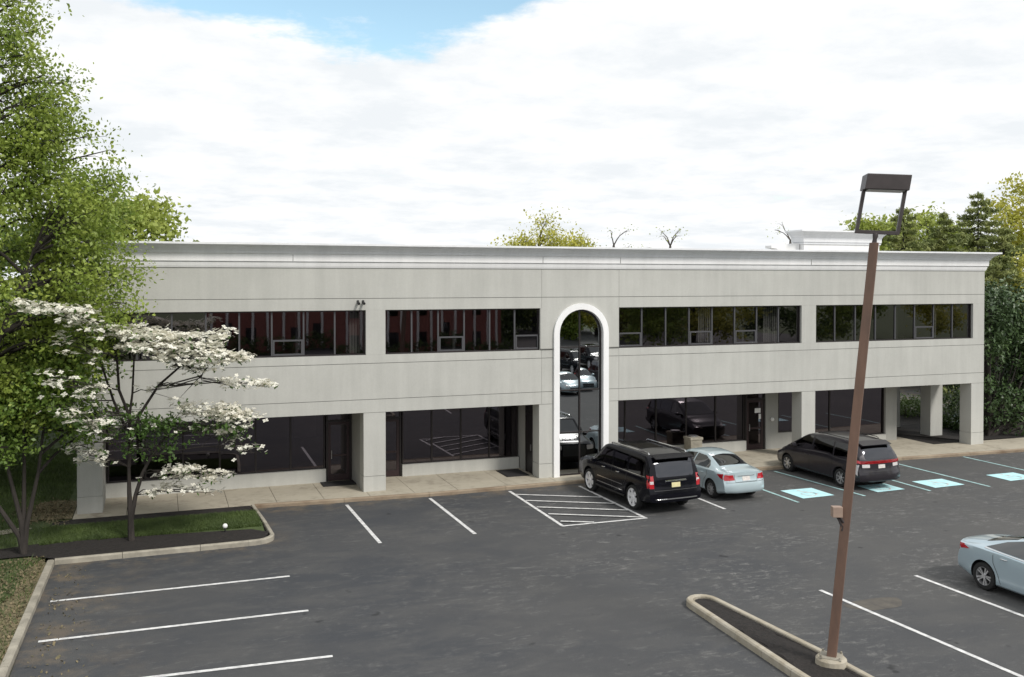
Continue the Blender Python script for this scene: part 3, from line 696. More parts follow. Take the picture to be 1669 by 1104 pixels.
# neck, yoke and luminaire, tilted further
top = ln*Hp + Vector((0, 0, Hp+.05))
tZ = (Vector((0, 0, 1)) + lat*.17).normalized(); tX = (lat*math.cos(R(4)) - Vector((0, 0, 1))*.05 - fwd*.12).normalized(); tY = tZ.cross(tX).normalized()
b = MB(); b.tube([top-Vector((0, 0, .02)), top+tZ*.07, top+tZ*.13, top+tZ*.19], [.05, .04, .055, .04], 10); b.build('neck', M['fixture'], LP, smooth=True)
base = top + tZ*.20 + lat*.02
yk = MB(); W, Hy = .41, .80
obox(yk, base, W, .035, .034, tX, tY, tZ); obox(yk, base-tX*(W-.032)+tZ*(Hy/2+.035), .032, .035, Hy/2, tX, tY, tZ); obox(yk, base+tX*(W-.032)+tZ*(Hy/2+.035), .032, .035, Hy/2, tX, tY, tZ)
yk.build('yoke', M['fixture'], LP, bevel=.006)
lb = MB(); obox(lb, base+tZ*(Hy+.155), W-.003, .21, .15, tX, tY, tZ); lum = lb.build('luminaire', M['fixture'], LP, bevel=.015)
lg = MB(); obox(lg, base+tZ*(Hy+.0)+tY*.0, W-.07, .17, .006, tX, tY, tZ); lg.build('lens', mat('frosted_lens', (.5, .5, .48), .3), lum)
tag(LP, 'leaning rusty brown square lamp post with a box lamp on the kerbed island', 'lamp post')

# ------------------------------------------------------------------ cars
def sm(xs, tbl, k=.07):
    xx = np.linspace(xs[0]-1, xs[-1]+1, 900); y = np.interp(xx, [a for a, _ in tbl], [c for _, c in tbl])
    w_ = np.exp(-.5*((np.arange(-60, 61)*(xx[1]-xx[0]))/k)**2); w_ /= w_.sum()
    y = np.convolve(np.pad(y, 60, mode='edge'), w_, 'valid')
    return np.interp(xs, xx, y)
def carpaint(name, col, metal=.35, rough=.32, coat=1.):
    m = mat(name, col, rough, metal, coat=coat, spec=.2 if max(col) < .02 else .5); return m
M['tyre'] = mat('tyre', (.016, .016, .016), .85)
M['rim'] = mat('alloy', (.62, .62, .63), .3, .75)
M['rim_bright'] = mat('bright_alloy', (.85, .85, .86), .4, .3)
M['rim_dark'] = mat('alloy_shade', (.02, .02, .02), .6)
M['carglass'] = glassmat('car_glass', (.07, .09, .085), 2.15)
M['privacy'] = glassmat('privacy_glass', (.02, .022, .03), 1.95, (.9, .92, 1))
M['red'] = mat('tail_red', (.42, .012, .02), .15, coat=1.)
M['clear'] = mat('lamp_clear', (.65, .62, .62), .15, coat=1.)
M['chrome'] = mat('chrome', (.75, .75, .75), .12, 1.)
M['plate'] = mat('plate_yellow', (.72, .66, .38), .5, var2=(.62, .55, .30), scale=9)
M['plate_w'] = mat('plate_pale', (.75, .72, .66), .5, var2=(.55, .5, .5), scale=14)
M['seat'] = mat('seat_cloth', (.16, .16, .16), .9)
M['trim'] = mat('black_trim', (.02, .02, .02), .55)

def body_mesh(P):
    L = P['L']; xs = np.unique(np.concatenate([np.linspace(0, .5, 12), np.linspace(.5, L-.5, 74), np.linspace(L-.5, L, 12)]))
    k = P.get('k', .07)
    top = sm(xs, P['top'], k); belt = sm(xs, P['belt'], .1); wd = sm(xs, P['wid'], .12); rw = sm(xs, P['roofw'], .1); bt = sm(xs, P['bot'], .05)
    n = len(xs); crown = P.get('crown', .045); secs = []
    for i in range(n):
        b_, be, w_, r_, tz = bt[i], belt[i], wd[i], rw[i], top[i]
        te = max(tz-crown, be+.02); h = be-b_
        pts = [(0, b_), (.55*w_, b_), (.90*w_, b_+.01), (.965*w_, b_+.06), (.985*w_, b_+.2*h), (w_-.008, b_+.40*h), (w_, b_+.6*h), (w_-.002, b_+.78*h), (w_-.012, b_+.9*h), (w_-.03, be-.012), (w_-.055, be+.006)]
        g0 = Vector((w_-.065, be+.02)); g1 = Vector((r_, te-.035))
        for t in (.25, .5, .75, 1.):
            q = g0.lerp(g1, t); bulge = .03*math.sin(math.pi*t)*min(1, max(0, (te-be-.1)/.3)); pts.append((q.x+bulge, max(q.y, be+.02+.002*t)))
        ed = max(te, be+.025)
        tt = max(tz, ed+.01)
        pts += [(r_-.035, ed+.0), (r_*.86, ed+(tt-ed)*.35), (r_*.62, ed+(tt-ed)*.7), (r_*.32, ed+(tt-ed)*.93), (0, tt)]
        secs.append(pts)
    m = len(secs[0])
    V = []; F = []
    def wx(x, y, z):
        w0 = P['w']; pl = (min(abs(y), w0)/w0)
        dr = np.interp(z, [a for a, _ in P['rear']], [c for _, c in P['rear']]) + P.get('rrnd', .16)*pl**4 
        df = np.interp(z, [a for a, _ in P['front']], [c for _, c in P['front']]) + P.get('frnd', .30)*pl**3
        Rr, Rf = .75, .9
        if x < Rr: x = dr + x*(1-dr/Rr)
        if x > L-Rf: x2 = L-x; x = L-(df + x2*(1-df/Rf))
        return x
    for i in range(n):
        full = [(y, z) for y, z in secs[i]] + [(-y, z) for y, z in reversed(secs[i][1:-1])]
        for y, z in full: V.append((wx(xs[i], y, z), y, z))
    q = 2*m-2
    for i in range(n-1):
        for k_ in range(q): F.append((i*q+k_, i*q+(k_+1) % q, (i+1)*q+(k_+1) % q, (i+1)*q+k_))
    # caps
    for i, flip in ((0, 0), (n-1, 1)):
        cols = 12; rows = []
        for j in range(1, m-1):
            y, z = secs[i][j]; row = [i*q+j]
            for c_ in range(1, cols):
                yy = y*(1-2*c_/cols); V.append((wx(xs[i], yy, z), yy, z)); row.append(len(V)-1)
            row.append(i*q+(q-j)); rows.append(row)
        for a, c_ in zip(rows[:-1], rows[1:]):
            for t in range(cols): F.append((a[t], a[t+1], c_[t+1], c_[t]))
        r0 = rows[0]; F.append(tuple([i*q+0] + r0)); r1 = rows[-1]; F.append(tuple([i*q+m-1] + r1[::-1]))
    return V, F

def make_car(P, root):
    V, F = body_mesh(P); L = P['L']
    me = bpy.data.meshes.new('body'); me.from_pydata(V, [], F)
    bm = bmesh.new(); bm.from_mesh(me); bmesh.ops.recalc_face_normals(bm, faces=bm.faces); bmesh.ops.remove_doubles(bm, verts=bm.verts, dist=1e-5)
    bvh = BVHTree.FromBMesh(bm)
    bm.to_mesh(me); bm.free()
    me.materials.append(P['paint']); me.materials.append(M['black'])
    # wheel arches (and the glazed openings stay covered by the panels)
    body = bpy.data.objects.new('body', me); C.objects.link(body)
    cb = MB()
    for wx_ in P['wheels']:
        for s in (-1, 1):
            y0, y1 = sorted((s*(P['w']-.36), s*(P['w']+.3)))
            ps = [(wx_+P['arch']*math.cos(t), P['R']+.02+P['arch']*math.sin(t)) for t in np.linspace(0, 2*math.pi, 41)[:-1]]
            cb.prism(ps, y0, y1)
    cut = cb.build('cutter', M['black']); cut.data.materials.clear(); cut.data.materials.append(P['paint']); cut.data.materials.append(M['black'])
    for p in cut.data.polygons: p.material_index = 1
    md = body.modifiers.new('b', 'BOOLEAN'); md.operation = 'DIFFERENCE'; md.object = cut; md.solver = 'EXACT'; md.material_mode = 'INDEX'
    dg = bpy.context.evaluated_depsgraph_get(); dg.update()
    nm = bpy.data.meshes.new_from_object(body.evaluated_get(dg)); body.modifiers.clear(); body.data = nm; nm.name = 'body'
    cm = cut.data; bpy.data.objects.remove(cut); bpy.data.meshes.remove(cm)
    nm.shade_smooth(); nm.set_sharp_from_angle(angle=R(38)); body.parent = root
    # ---- panels laid on the body
    def proj(plane, a, c, s, deep):
        if plane == 'side': o, d = Vector((a, s*3, c)), Vector((0, -s, 0))
        elif plane == 'rear': o, d = Vector((-2, a, c)), Vector((1, 0, 0))
        elif plane == 'front': o, d = Vector((L+2, a, c)), Vector((-1, 0, 0))
        else: o, d = Vector((a, c, 4)), Vector((0, 0, -1))
        h, nn, _, _ = bvh.ray_cast(o, d)
        if h is None: h, nn, _, _ = bvh.find_nearest(Vector((a, s*P['w'], c)) if plane == 'side' else o + d*2)
        if nn.dot(d) > 0: nn = -nn
        return h, nn
    def panel(name, plane, poly, m, parent=root, s=1, off=.006, cell=.07, b=None):
        own = b is None
        if own: b = MB()
        V2 = [Vector(p) for p in poly]; n = len(V2); dense = []
        for i in range(n):
            a, c = V2[i], V2[(i+1) % n]; k_ = max(1, int((c-a).length/cell))
            dense += [a.lerp(c, t/k_) for t in range(k_)]
        nE = len(dense); pts = list(dense)
        xs_ = [p.x for p in dense]; ys_ = [p.y for p in dense]
        def inside(x, y):
            r = False; j = nE-1
            for i in range(nE):
                xi, yi = dense[i]; xj, yj = dense[j]
                if (yi > y) != (yj > y) and x < (xj-xi)*(y-yi)/(yj-yi)+xi: r = not r
                j = i
            return r
        x = min(xs_)+cell/2
        while x < max(xs_):
            y = min(ys_)+cell/2
            while y < max(ys_):
                if inside(x, y) and min((Vector((x, y))-d_).length for d_ in dense) > cell*.35: pts.append(Vector((x, y)))
                y += cell
            x += cell
        vs, es, fs, *_ = delaunay_2d_cdt(pts, [(i, (i+1) % nE) for i in range(nE)], [], 1, 1e-5)
        out_, nin = [], []
        for v in vs:
            h, nn = proj(plane, v.x, v.y, s, 0); out_.append(h+nn*off); nin.append(h-nn*.004)
        o = len(b.v); b.v += [tuple(p) for p in out_]; b.f += [tuple(i+o for i in f) for f in fs]; b.m += [0]*len(fs)
        o2 = len(b.v); b.v += [tuple(p) for p in nin[:nE]]
        b.f += [(o+i, o+(i+1) % nE, o2+(i+1) % nE, o2+i) for i in range(nE)]; b.m += [0]*nE
        if own: return b.build(name, m, parent, smooth=True)
        return b
    for nm_, m_, spec in P['panels']:
        groups = [spec] if nm_ == 'tail_light' else [[q] for q in spec]
        for g in groups:
            two = any(q[0] == 'side' for q in g) or all(min(p[0] for p in q[1]) > 0 for q in g if q[0] != 'top') and g[0][0] != 'top'
            for s in ((1, -1) if two else (1,)):
                b = MB()
                for plane, poly in g:
                    pl = poly if plane in ('side', 'top') else [(p[0]*s, p[1]) for p in poly]
                    panel(nm_, plane, pl, m_, s=s, b=b, off=.010 if nm_ in ('tail_light', 'number_plate', 'chrome_bar', 'trim_strip', 'lamp_lens') else (.004 if nm_ == 'seam' else .0065))
                b.build(nm_, m_, root, smooth=True)
    # ---- wheels
    for wx_ in P['wheels']:
        for s in (1, -1):
            Rr = P['R']; w2 = .115; yc = s*(P['w']-.135)
            t = MB(); rf = P.get('rimf', .66); prf = [(-w2, Rr*rf), (-w2*1.02, Rr*.8), (-w2*.95, Rr*.93), (-w2*.75, Rr*.985), (0, Rr), (w2*.75, Rr*.985), (w2*.95, Rr*.93), (w2*1.02, Rr*.8), (w2, Rr*rf), (w2*.7, Rr*(rf-.02)), (-w2*.7, Rr*(rf-.02))]
            n = 40; m = len(prf)
            vs = [(r*math.cos(a), y, r*math.sin(a)) for a in np.linspace(0, 2*math.pi, n, endpoint=False) for y, r in prf]
            t.add(vs, [(i*m+k_, ((i+1) % n)*m+k_, ((i+1) % n)*m+(k_+1) % m, i*m+(k_+1) % m) for i in range(n) for k_ in range(m)])
            wh = t.build('wheel', M['tyre'], root, smooth=True); wh.location = (wx_, yc, Rr)
            r_ = MB(); ro = Rr*P.get('rimf', .665); yo = s*w2*.80
            # rim ring
            vs = []; 
            for a in np.linspace(0, 2*math.pi, n, endpoint=False):
                for rr, y in ((ro, yo), (ro, yo+s*.012), (ro*.94, yo+s*.012), (ro*.90, yo-s*.03), (ro*.90, -yo)): vs.append((rr*math.cos(a), y, rr*math.sin(a)))
            r_.add(vs, [(i*5+k_, ((i+1) % n)*5+k_, ((i+1) % n)*5+k_+1, i*5+k_+1) for i in range(n) for k_ in range(4)])
            r_.add([(ro*.91*math.cos(a), yo-s*.075, ro*.91*math.sin(a)) for a in np.linspace(0, 2*math.pi, n, endpoint=False)], [tuple(range(n))], 1)
            ns = P['spokes']; sw = P.get('sw', .035)
            for k_ in range(ns):
                a = 2*math.pi*k_/ns + .3 + (0 if not P.get('pair') else (.0 if k_ % 2 else -P['pair'])); ca, sa = math.cos(a), math.sin(a)
                def pt(rr, tt, y): return (rr*ca - tt*sa, y, rr*sa + tt*ca)
                vs = [pt(.045, -sw*.8, yo-s*.01), pt(.045, sw*.8, yo-s*.01), pt(ro*.95, sw*P.get('flare', .7), yo+s*.004), pt(ro*.95, -sw*P.get('flare', .7), yo+s*.004)]
                vs += [(v[0], v[1]-s*.035, v[2]) for v in vs]
                r_.add(vs, [(0, 1, 2, 3), (7, 6, 5, 4), (0, 4, 5, 1), (1, 5, 6, 2), (2, 6, 7, 3), (3, 7, 4, 0)])
            r_.tube([(0, yo-s*.04, 0), (0, yo+s*.008, 0)], .06, 14)
            ri = r_.build('rim', [M[P.get('rimmat', 'rim')], M['rim_dark']], wh)
    # ---- mirrors, handles
    for s in (1, -1):
        mx, mz = P['mirror']; y = s*(P['w']-.06)
        b = MB(); vs = []
        for (dx, r0, r1) in ((-.10, .085, .065), (-.05, .11, .078), (.03, .10, .07), (.09, .05, .04)):
            for t in np.linspace(0, 2*math.pi, 12, endpoint=False): vs.append((mx+dx, y+s*(.13+r0*math.cos(t)), mz+r1*math.sin(t)))
        b.add(vs, [(i*12+k_, i*12+(k_+1) % 12, i*12+12+(k_+1) % 12, i*12+12+k_) for i in range(3) for k_ in range(12)] + [tuple(range(12)), tuple(range(47, 35, -1))])
        b.box(mx-.02, mx+.03, min(y-s*.05, y+s*.08), max(y-s*.05, y+s*.08), mz-.05, mz-.02)
        b.build('mirror', P['paint'], root, smooth=True)
        for hx, hzz in P['handles']:
            h, nn = proj('side', hx, hzz, s, 0)
            b = MB(); b.tube([h+Vector((-.09, s*.004, 0)), h+Vector((-.07, s*.035, 0)), h+Vector((.07, s*.035, 0)), h+Vector((.09, s*.004, 0))], .013, 6)
            b.build('door_handle', P.get('handlemat', P['paint']), root, smooth=True)
    return root, proj

def rect(x0, x1, z0, z1): return [(x0, z0), (x1, z0), (x1, z1), (x0, z1)]
def rrect(a0, a1, c0, c1, r=.05, n=4):
    o = []
    for cx_, cy_, t0 in ((a1-r, c0+r, -90), (a1-r, c1-r, 0), (a0+r, c1-r, 90), (a0+r, c0+r, 180)):
        for k in range(n+1): t = R(t0+90*k/n); o.append((cx_+r*math.cos(t), cy_+r*math.sin(t)))
    return o
def seamline(pts, wd=.011):
    o1, o2 = [], []
    P_ = [Vector(p) for p in pts]
    for i, p in enumerate(P_):
        d = (P_[min(i+1, len(P_)-1)]-P_[max(i-1, 0)]).normalized(); n = Vector((-d.y, d.x))*wd/2
        o1.append(tuple(p+n)); o2.append(tuple(p-n))
    return o1 + o2[::-1]

# ---- black full-size suv
L = 5.18
suv = dict(L=L, w=1.02, R=.405, arch=.475, wheels=(1.14, 4.09), paint=carpaint('black_paint', (.003, .003, .006), .0, .2, coat=.15), k=.05, crown=.04, spokes=6, sw=.06, flare=1.2, rimf=.74, rimmat='rim_bright',
    top=[(0, 1.60), (.10, 1.82), (.35, 1.87), (1.2, 1.90), (2.4, 1.905), (3.05, 1.88), (3.25, 1.83), (3.95, 1.30), (4.1, 1.25), (5.0, 1.16), (5.18, 1.06)],
    belt=[(0, 1.17), (3.5, 1.17), (4.3, 1.13), (5.18, 1.0)],
    wid=[(0, .97), (.4, 1.01), (1.0, 1.02), (4.2, 1.02), (4.8, .99), (5.18, .93)],
    roofw=[(0, .82), (.4, .84), (3.0, .83), (3.4, .84), (3.95, .88), (4.3, .87), (5.18, .80)],
    bot=[(0, .42), (.3, .36), (1, .32), (4.5, .32), (5.0, .30), (5.18, .36)],
    rear=[(.35, .02), (.45, 0), (.74, 0), (.80, .06), (1.1, .09), (1.3, .14), (1.85, .30)], front=[(.3, .12), (.5, .02), (.9, 0), (1.1, .05), (1.3, .2)], rrnd=.10, frnd=.28,
    mirror=(3.62, 1.22), handles=((3.02, 1.08), (2.05, 1.08)), handlemat=M['chrome'],
    panels=[('rear_window', M['privacy'], [('rear', rrect(-.70, .70, 1.20, 1.72, .07))]),
            ('windscreen', M['carglass'], [('top', [(3.32, -.70), (3.30, 0), (3.32, .70), (3.88, .76), (3.93, 0), (3.88, -.76)])]),
            ('window', M['privacy'], [('side', [(.42, 1.22), (1.42, 1.22), (1.42, 1.72), (.62, 1.72), (.50, 1.66)])]),
            ('window', M['privacy'], [('side', [(1.54, 1.22), (2.42, 1.22), (2.42, 1.73), (1.54, 1.73)])]),
            ('window', M['carglass'], [('side', [(2.54, 1.22), (3.62, 1.24), (3.55, 1.33), (3.08, 1.71), (2.54, 1.73)])]),
            ('trim_strip', M['chrome'], [('side', rect(.42, 3.62, 1.185, 1.208))]),
            ('side_step', M['chrome'], [('side', rect(1.75, 3.5, .50, .53))]),
            ('trim_strip', M['chrome'], [('side', rect(1.75, 3.45, .70, .72))]),
            ('seam', M['trim'], [('side', seamline([(1.50, 1.20), (1.52, .95), (1.70, .70), (1.75, .45)])), ('side', seamline([(2.48, 1.2), (2.48, .45)])), ('side', seamline([(3.62, 1.2), (3.66, .9), (3.62, .45)]))]),
            ('tail_light', M['red'], [('side', [(.13, .86), (.22, .86), (.26, 1.02), (.26, 1.26), (.19, 1.26), (.15, 1.10)]), ('rear', [(.80, .86), (.945, .86), (.93, 1.26), (.80, 1.26)])]),
            ('lamp_lens', M['clear'], [('rear', rect(.81, .93, 1.00, 1.09))]),
            ('number_plate', M['plate'], [('rear', rect(-.16, .16, .87, 1.02))]),
            ('chrome_bar', M['chrome'], [('rear', rrect(-.40, .40, 1.055, 1.105, .02))]),
            ('chrome_bar', M['chrome'], [('rear', rrect(-.78, .78, .50, .535, .015))]),
            ('seam', M['trim'], [('rear', seamline([(-.82, 1.2), (-.80, .79), (.80, .79), (.82, 1.2)]))]),
            ('headlight', M['clear'], [('front', rrect(.55, .88, .85, 1.02, .03))]),
            ('grille', M['trim'], [('front', rrect(-.5, .5, .6, 1.02, .05))])])
SUV = empty('suv', (15.50, 26.62, 0), R(93.2))
make_car(suv, SUV)
b = MB(); b.prism([(.10, 1.80), (.40, 1.875), (.40, 1.845), (.14, 1.77)], -.72, .72); b.build('spoiler', suv['paint'], SUV, bevel=.008)
for s in (1, -1):
    b = MB(); b.tube([(.55, s*.70, 1.86), (.62, s*.70, 1.915), (2.9, s*.70, 1.925), (2.98, s*.70, 1.88)], .022, 6); b.build('roof_rail', M['chrome'], SUV, smooth=True)
    b = MB(); b.box(1.65, 3.6, s*.93-.09, s*.93+.09, .33, .38); b.build('running_board', M['trim'], SUV, bevel=.01)
b = MB(); b.box(1.5, 2.4, -.42, .42, 1.893, 1.905); b.build('sunroof', M['privacy'], SUV)
for (a, c) in ((2.2, .3), (2.2, -.3), (1.2, .3), (1.2, -.3)):
    b = MB(); b.box(a, a+.5, c-.22, c+.22, .6, .8); b.box(a-.05, a+.12, c-.22, c+.22, .8, 1.35); b.build('seat', M['seat'], SUV)
tag(SUV, 'black full size suv with silver wheels and chrome strips beside the hatched marking', 'suv')

# ---- pale blue saloon parked by the pavement
L = 4.52
civ = dict(L=L, w=.88, R=.315, arch=.355, wheels=(.93, 3.60), paint=carpaint('pale_blue_paint', (.50, .61, .65), .3, .3), k=.07, crown=.05, spokes=9, sw=.02,
    top=[(0, 1.00), (.10, 1.045), (.62, 1.085), (.80, 1.13), (1.45, 1.385), (1.75, 1.43), (2.3, 1.445), (2.75, 1.41), (3.0, 1.34), (3.68, .98), (3.9, .93), (4.3, .80), (4.52, .66)],
    belt=[(0, .93), (.8, .975), (1.6, .96), (3.2, .90), (3.9, .84), (4.52, .60)],
    wid=[(0, .80), (.4, .865), (.9, .88), (3.4, .88), (4.0, .86), (4.52, .72)],
    roofw=[(0, .66), (.6, .66), (1.0, .60), (1.5, .56), (2.6, .56), (3.1, .62), (3.7, .72), (4.52, .60)],
    bot=[(0, .30), (.4, .22), (1, .19), (3.8, .19), (4.52, .24)],
    rear=[(.2, .14), (.35, .02), (.5, 0), (.65, .03), (.74, .08), (1.0, .10), (1.1, .12)], front=[(.2, .1), (.4, 0), (.6, .04), (.8, .2)], rrnd=.24, frnd=.42,
    mirror=(3.12, .99), handles=((2.42, .80), (1.45, .82)),
    panels=[('rear_window', M['carglass'], [('top', [(.80, -.56), (.77, 0), (.80, .56), (1.42, .49), (1.47, 0), (1.42, -.49)])]),
            ('windscreen', M['carglass'], [('top', [(2.98, -.52), (2.94, 0), (2.98, .52), (3.60, .66), (3.68, 0), (3.60, -.66)])]),
            ('window', M['carglass'], [('side', [(1.12, 1.0), (2.10, .975), (2.10, 1.35), (1.62, 1.33), (1.30, 1.22), (1.14, 1.08)])]),
            ('window', M['carglass'], [('side', [(2.17, .973), (3.22, .955), (3.10, 1.06), (2.72, 1.30), (2.17, 1.355)])]),
            ('seam', M['trim'], [('side', seamline([(1.18, .98), (1.16, .75), (1.36, .55), (1.42, .30)])), ('side', seamline([(2.14, .95), (2.14, .30)])), ('side', seamline([(3.2, .93), (3.25, .6), (3.18, .3)]))]),
            ('sill_strip', M['trim'], [('side', rect(1.35, 3.2, .22, .245))]),
            ('tail_light', M['red'], [('side', [(.12, .72), (.42, .80), (.55, .90), (.30, .93), (.12, .90)]), ('rear', [(.45, .74), (.78, .72), (.80, .90), (.50, .91)])]),
            ('number_plate', M['plate_w'], [('rear', rect(-.15, .15, .71, .85))]),
            ('chrome_bar', M['chrome'], [('rear', rect(-.33, .33, .865, .885))]),
            ('seam', M['trim'], [('rear', seamline([(-.46, .93), (-.43, .68), (.43, .68), (.46, .93)])), ('rear', seamline([(-.75, .66), (.75, .66)]))]),
            ('headlight', M['clear'], [('front', [(.42, .60), (.66, .62), (.68, .74), (.5, .70)])]),
            ('grille', M['trim'], [('front', rrect(-.4, .4, .30, .55, .04))])])
def cabin(root, xf, xr, zs, wy=.34, col='seat'):
    b = MB()
    for a in (xf, xr):
        for s in (1, -1):
            y = s*wy; b = MB(); b.box(a, a+.5, y-.24, y+.24, zs-.25, zs-.1); b.prism([(a-.14, zs+.38), (a-.04, zs+.38), (a+.12, zs-.1), (a-.04, zs-.1)], y-.23, y+.23); b.box(a-.17, a-.08, y-.12, y+.12, zs+.40, zs+.55); b.build('seat', M[col], root, bevel=.02)
M['cream'] = mat('cream_trim', (.42, .40, .35), .8)
CIV = empty('sedan', (18.62, 27.32, 0), R(91))
make_car(civ, CIV)
tag(CIV, 'pale blue saloon parked between the black suv and the faded blue line', 'car')

# ---- dark grey minivan
L = 5.15
van = dict(L=L, w=1.0, R=.335, arch=.385, wheels=(1.10, 4.10), paint=carpaint('charcoal_paint', (.024, .021, .027), .3, .3, coat=.5), k=.07, crown=.05, spokes=7, sw=.03,
    top=[(0, 1.40), (.15, 1.62), (.5, 1.69), (1.3, 1.735), (2.4, 1.745), (2.95, 1.70), (3.2, 1.62), (4.15, 1.12), (4.4, 1.03), (4.9, .90), (5.15, .72)],
    belt=[(0, 1.03), (1.3, 1.03), (1.75, 1.09), (2.6, 1.08), (3.8, 1.0), (4.4, .92), (5.15, .66)],
    wid=[(0, .93), (.5, .985), (1, 1.0), (4.0, 1.0), (4.6, .96), (5.15, .82)],
    roofw=[(0, .74), (.5, .77), (2.8, .76), (3.4, .80), (4.1, .84), (4.5, .84), (5.15, .66)],
    bot=[(0, .34), (.4, .24), (1, .21), (4.4, .21), (5.15, .26)],
    rear=[(.2, .12), (.38, .02), (.52, 0), (.66, .02), (.72, .07), (1.05, .10), (1.3, .22), (1.72, .46)], front=[(.2, .1), (.45, 0), (.7, .04), (1.0, .2)], rrnd=.20, frnd=.42,
    mirror=(3.62, 1.16), handles=((2.93, .90), (2.66, .90)),
    panels=[('rear_window', M['privacy'], [('rear', rrect(-.66, .66, 1.12, 1.53, .07))]),
            ('windscreen', M['carglass'], [('top', [(3.18, -.66), (3.14, 0), (3.18, .66), (4.0, .76), (4.10, 0), (4.0, -.76)])]),
            ('window', M['privacy'], [('side', [(.52, 1.16), (1.46, 1.08), (1.50, 1.58), (.90, 1.58), (.62, 1.50)])]),
            ('window', M['privacy'], [('side', [(1.54, 1.10), (1.72, 1.15), (2.62, 1.14), (2.62, 1.60), (1.58, 1.59)])]),
            ('window', M['carglass'], [('side', [(2.72, 1.14), (3.90, 1.07), (3.80, 1.16), (3.30, 1.46), (3.05, 1.58), (2.72, 1.60)])]),
            ('seam', M['trim'], [('side', seamline([(1.52, 1.05), (1.54, .80), (1.62, .40)])), ('side', seamline([(2.78, 1.1), (2.78, .32)])), ('side', seamline([(3.75, 1.02), (3.78, .7), (3.66, .34)])), ('side', seamline([(.45, 1.02), (1.5, 1.02)], .02))]),
            ('tail_light', M['red'], [('rear', [(-.85, .97), (-.85, 1.07), (.85, 1.07), (.85, .97)]), ('side', [(.20, .97), (.52, 1.02), (.50, 1.10), (.22, 1.08)])]),
            ('lamp_lens', M['clear'], [('rear', rect(.52, .80, .84, .955)), ('side', [(.24, .55), (.36, .62), (.30, .94), (.22, .94)])]),
            ('number_plate', M['plate_w'], [('rear', rect(-.15, .15, .80, .93))]),
            ('seam', M['trim'], [('rear', seamline([(-.83, .95), (-.80, .70), (.80, .70), (.83, .95)]))]),
            ('headlight', M['clear'], [('front', [(.45, .66), (.76, .68), (.78, .82), (.5, .76)])]),
            ('grille', M['trim'], [('front', rrect(-.4, .4, .34, .66, .04))])])
VAN = empty('minivan', (24.12, 27.05, 0), R(91.5))
make_car(van, VAN)
b = MB(); b.prism([(.30, 1.60), (.62, 1.70), (.62, 1.66), (.34, 1.575)], -.66, .66); b.build('spoiler', van['paint'], VAN, bevel=.008)
for s in (1, -1):
    b = MB(); b.tube([(.95, s*.66, 1.70), (1.05, s*.66, 1.745), (2.5, s*.66, 1.765), (2.65, s*.66, 1.725)], .014, 6); b.build('roof_rail', M['trim'], VAN, smooth=True)
tag(VAN, 'dark charcoal minivan with a red band of tail lights behind the lamp post', 'minivan')

# ---- light blue saloon at the right edge
L = 4.82
son = dict(L=L, w=.918, R=.335, arch=.375, wheels=(1.02, 3.815), paint=carpaint('ice_blue_paint', (.45, .56, .62), .35, .28), k=.09, crown=.05, spokes=10, sw=.017, pair=.24, flare=1.1,
    top=[(0, 1.00), (.10, 1.05), (.45, 1.10), (.85, 1.16), (1.6, 1.37), (2.1, 1.45), (2.6, 1.465), (3.0, 1.42), (3.25, 1.34), (4.0, .99), (4.3, .90), (4.6, .78), (4.82, .64)],
    belt=[(0, .95), (.8, 1.00), (1.6, .99), (3.4, .90), (4.2, .82), (4.82, .58)],
    wid=[(0, .82), (.4, .89), (1.0, .918), (3.8, .918), (4.3, .89), (4.82, .74)],
    roofw=[(0, .68), (.5, .68), (.9, .64), (1.6, .57), (2.8, .57), (3.3, .63), (4.0, .75), (4.82, .60)],
    bot=[(0, .32), (.4, .22), (1, .18), (4.1, .18), (4.82, .24)],
    rear=[(.2, .14), (.38, .02), (.55, 0), (.72, .03), (.80, .07), (1.0, .08), (1.1, .10)], front=[(.2, .1), (.4, 0), (.6, .04), (.8, .2)], rrnd=.28, frnd=.46,
    mirror=(3.36, 1.0), handles=((2.60, .88), (1.62, .90)), handlemat=M['chrome'],
    panels=[('rear_window', M['carglass'], [('top', [(.86, -.58), (.80, 0), (.86, .58), (1.68, .50), (1.74, 0), (1.68, -.50)])]),
            ('windscreen', M['carglass'], [('top', [(3.2, -.54), (3.16, 0), (3.2, .54), (3.9, .68), (3.98, 0), (3.9, -.68)])]),
            ('window', M['carglass'], [('side', [(1.02, 1.05), (2.28, 1.015), (2.28, 1.375), (1.85, 1.35), (1.45, 1.24)])]),
            ('window', M['carglass'], [('side', [(2.34, 1.012), (3.52, .965), (3.38, 1.06), (2.95, 1.30), (2.34, 1.378)])]),
            ('trim_strip', M['chrome'], [('side', [(1.0, 1.022), (3.6, .935), (3.6, .95), (1.0, 1.042)])]),
            ('seam', M['trim'], [('side', seamline([(1.30, 1.0), (1.32, .75), (1.45, .50), (1.52, .28)])), ('side', seamline([(2.31, .97), (2.31, .28)])), ('side', seamline([(3.46, .93), (3.50, .6), (3.42, .3)]))]),
            ('tail_light', M['red'], [('side', [(.14, .80), (.40, .86), (.60, .90), (.40, .95), (.14, .96)]), ('rear', [(.40, .82), (.80, .80), (.82, .96), (.46, .95)])]),
            ('number_plate', M['plate'], [('rear', rect(-.15, .15, .72, .86))]),
            ('seam', M['trim'], [('rear', seamline([(-.46, .96), (-.43, .68), (.43, .68), (.46, .96)]))]),
            ('headlight', M['clear'], [('front', [(.42, .60), (.70, .62), (.72, .76), (.5, .70)])]),
            ('grille', M['trim'], [('front', rrect(-.4, .4, .32, .56, .04))])])
SON = empty('sedan', (19.53, 18.55, 0), R(-89))
make_car(son, SON)
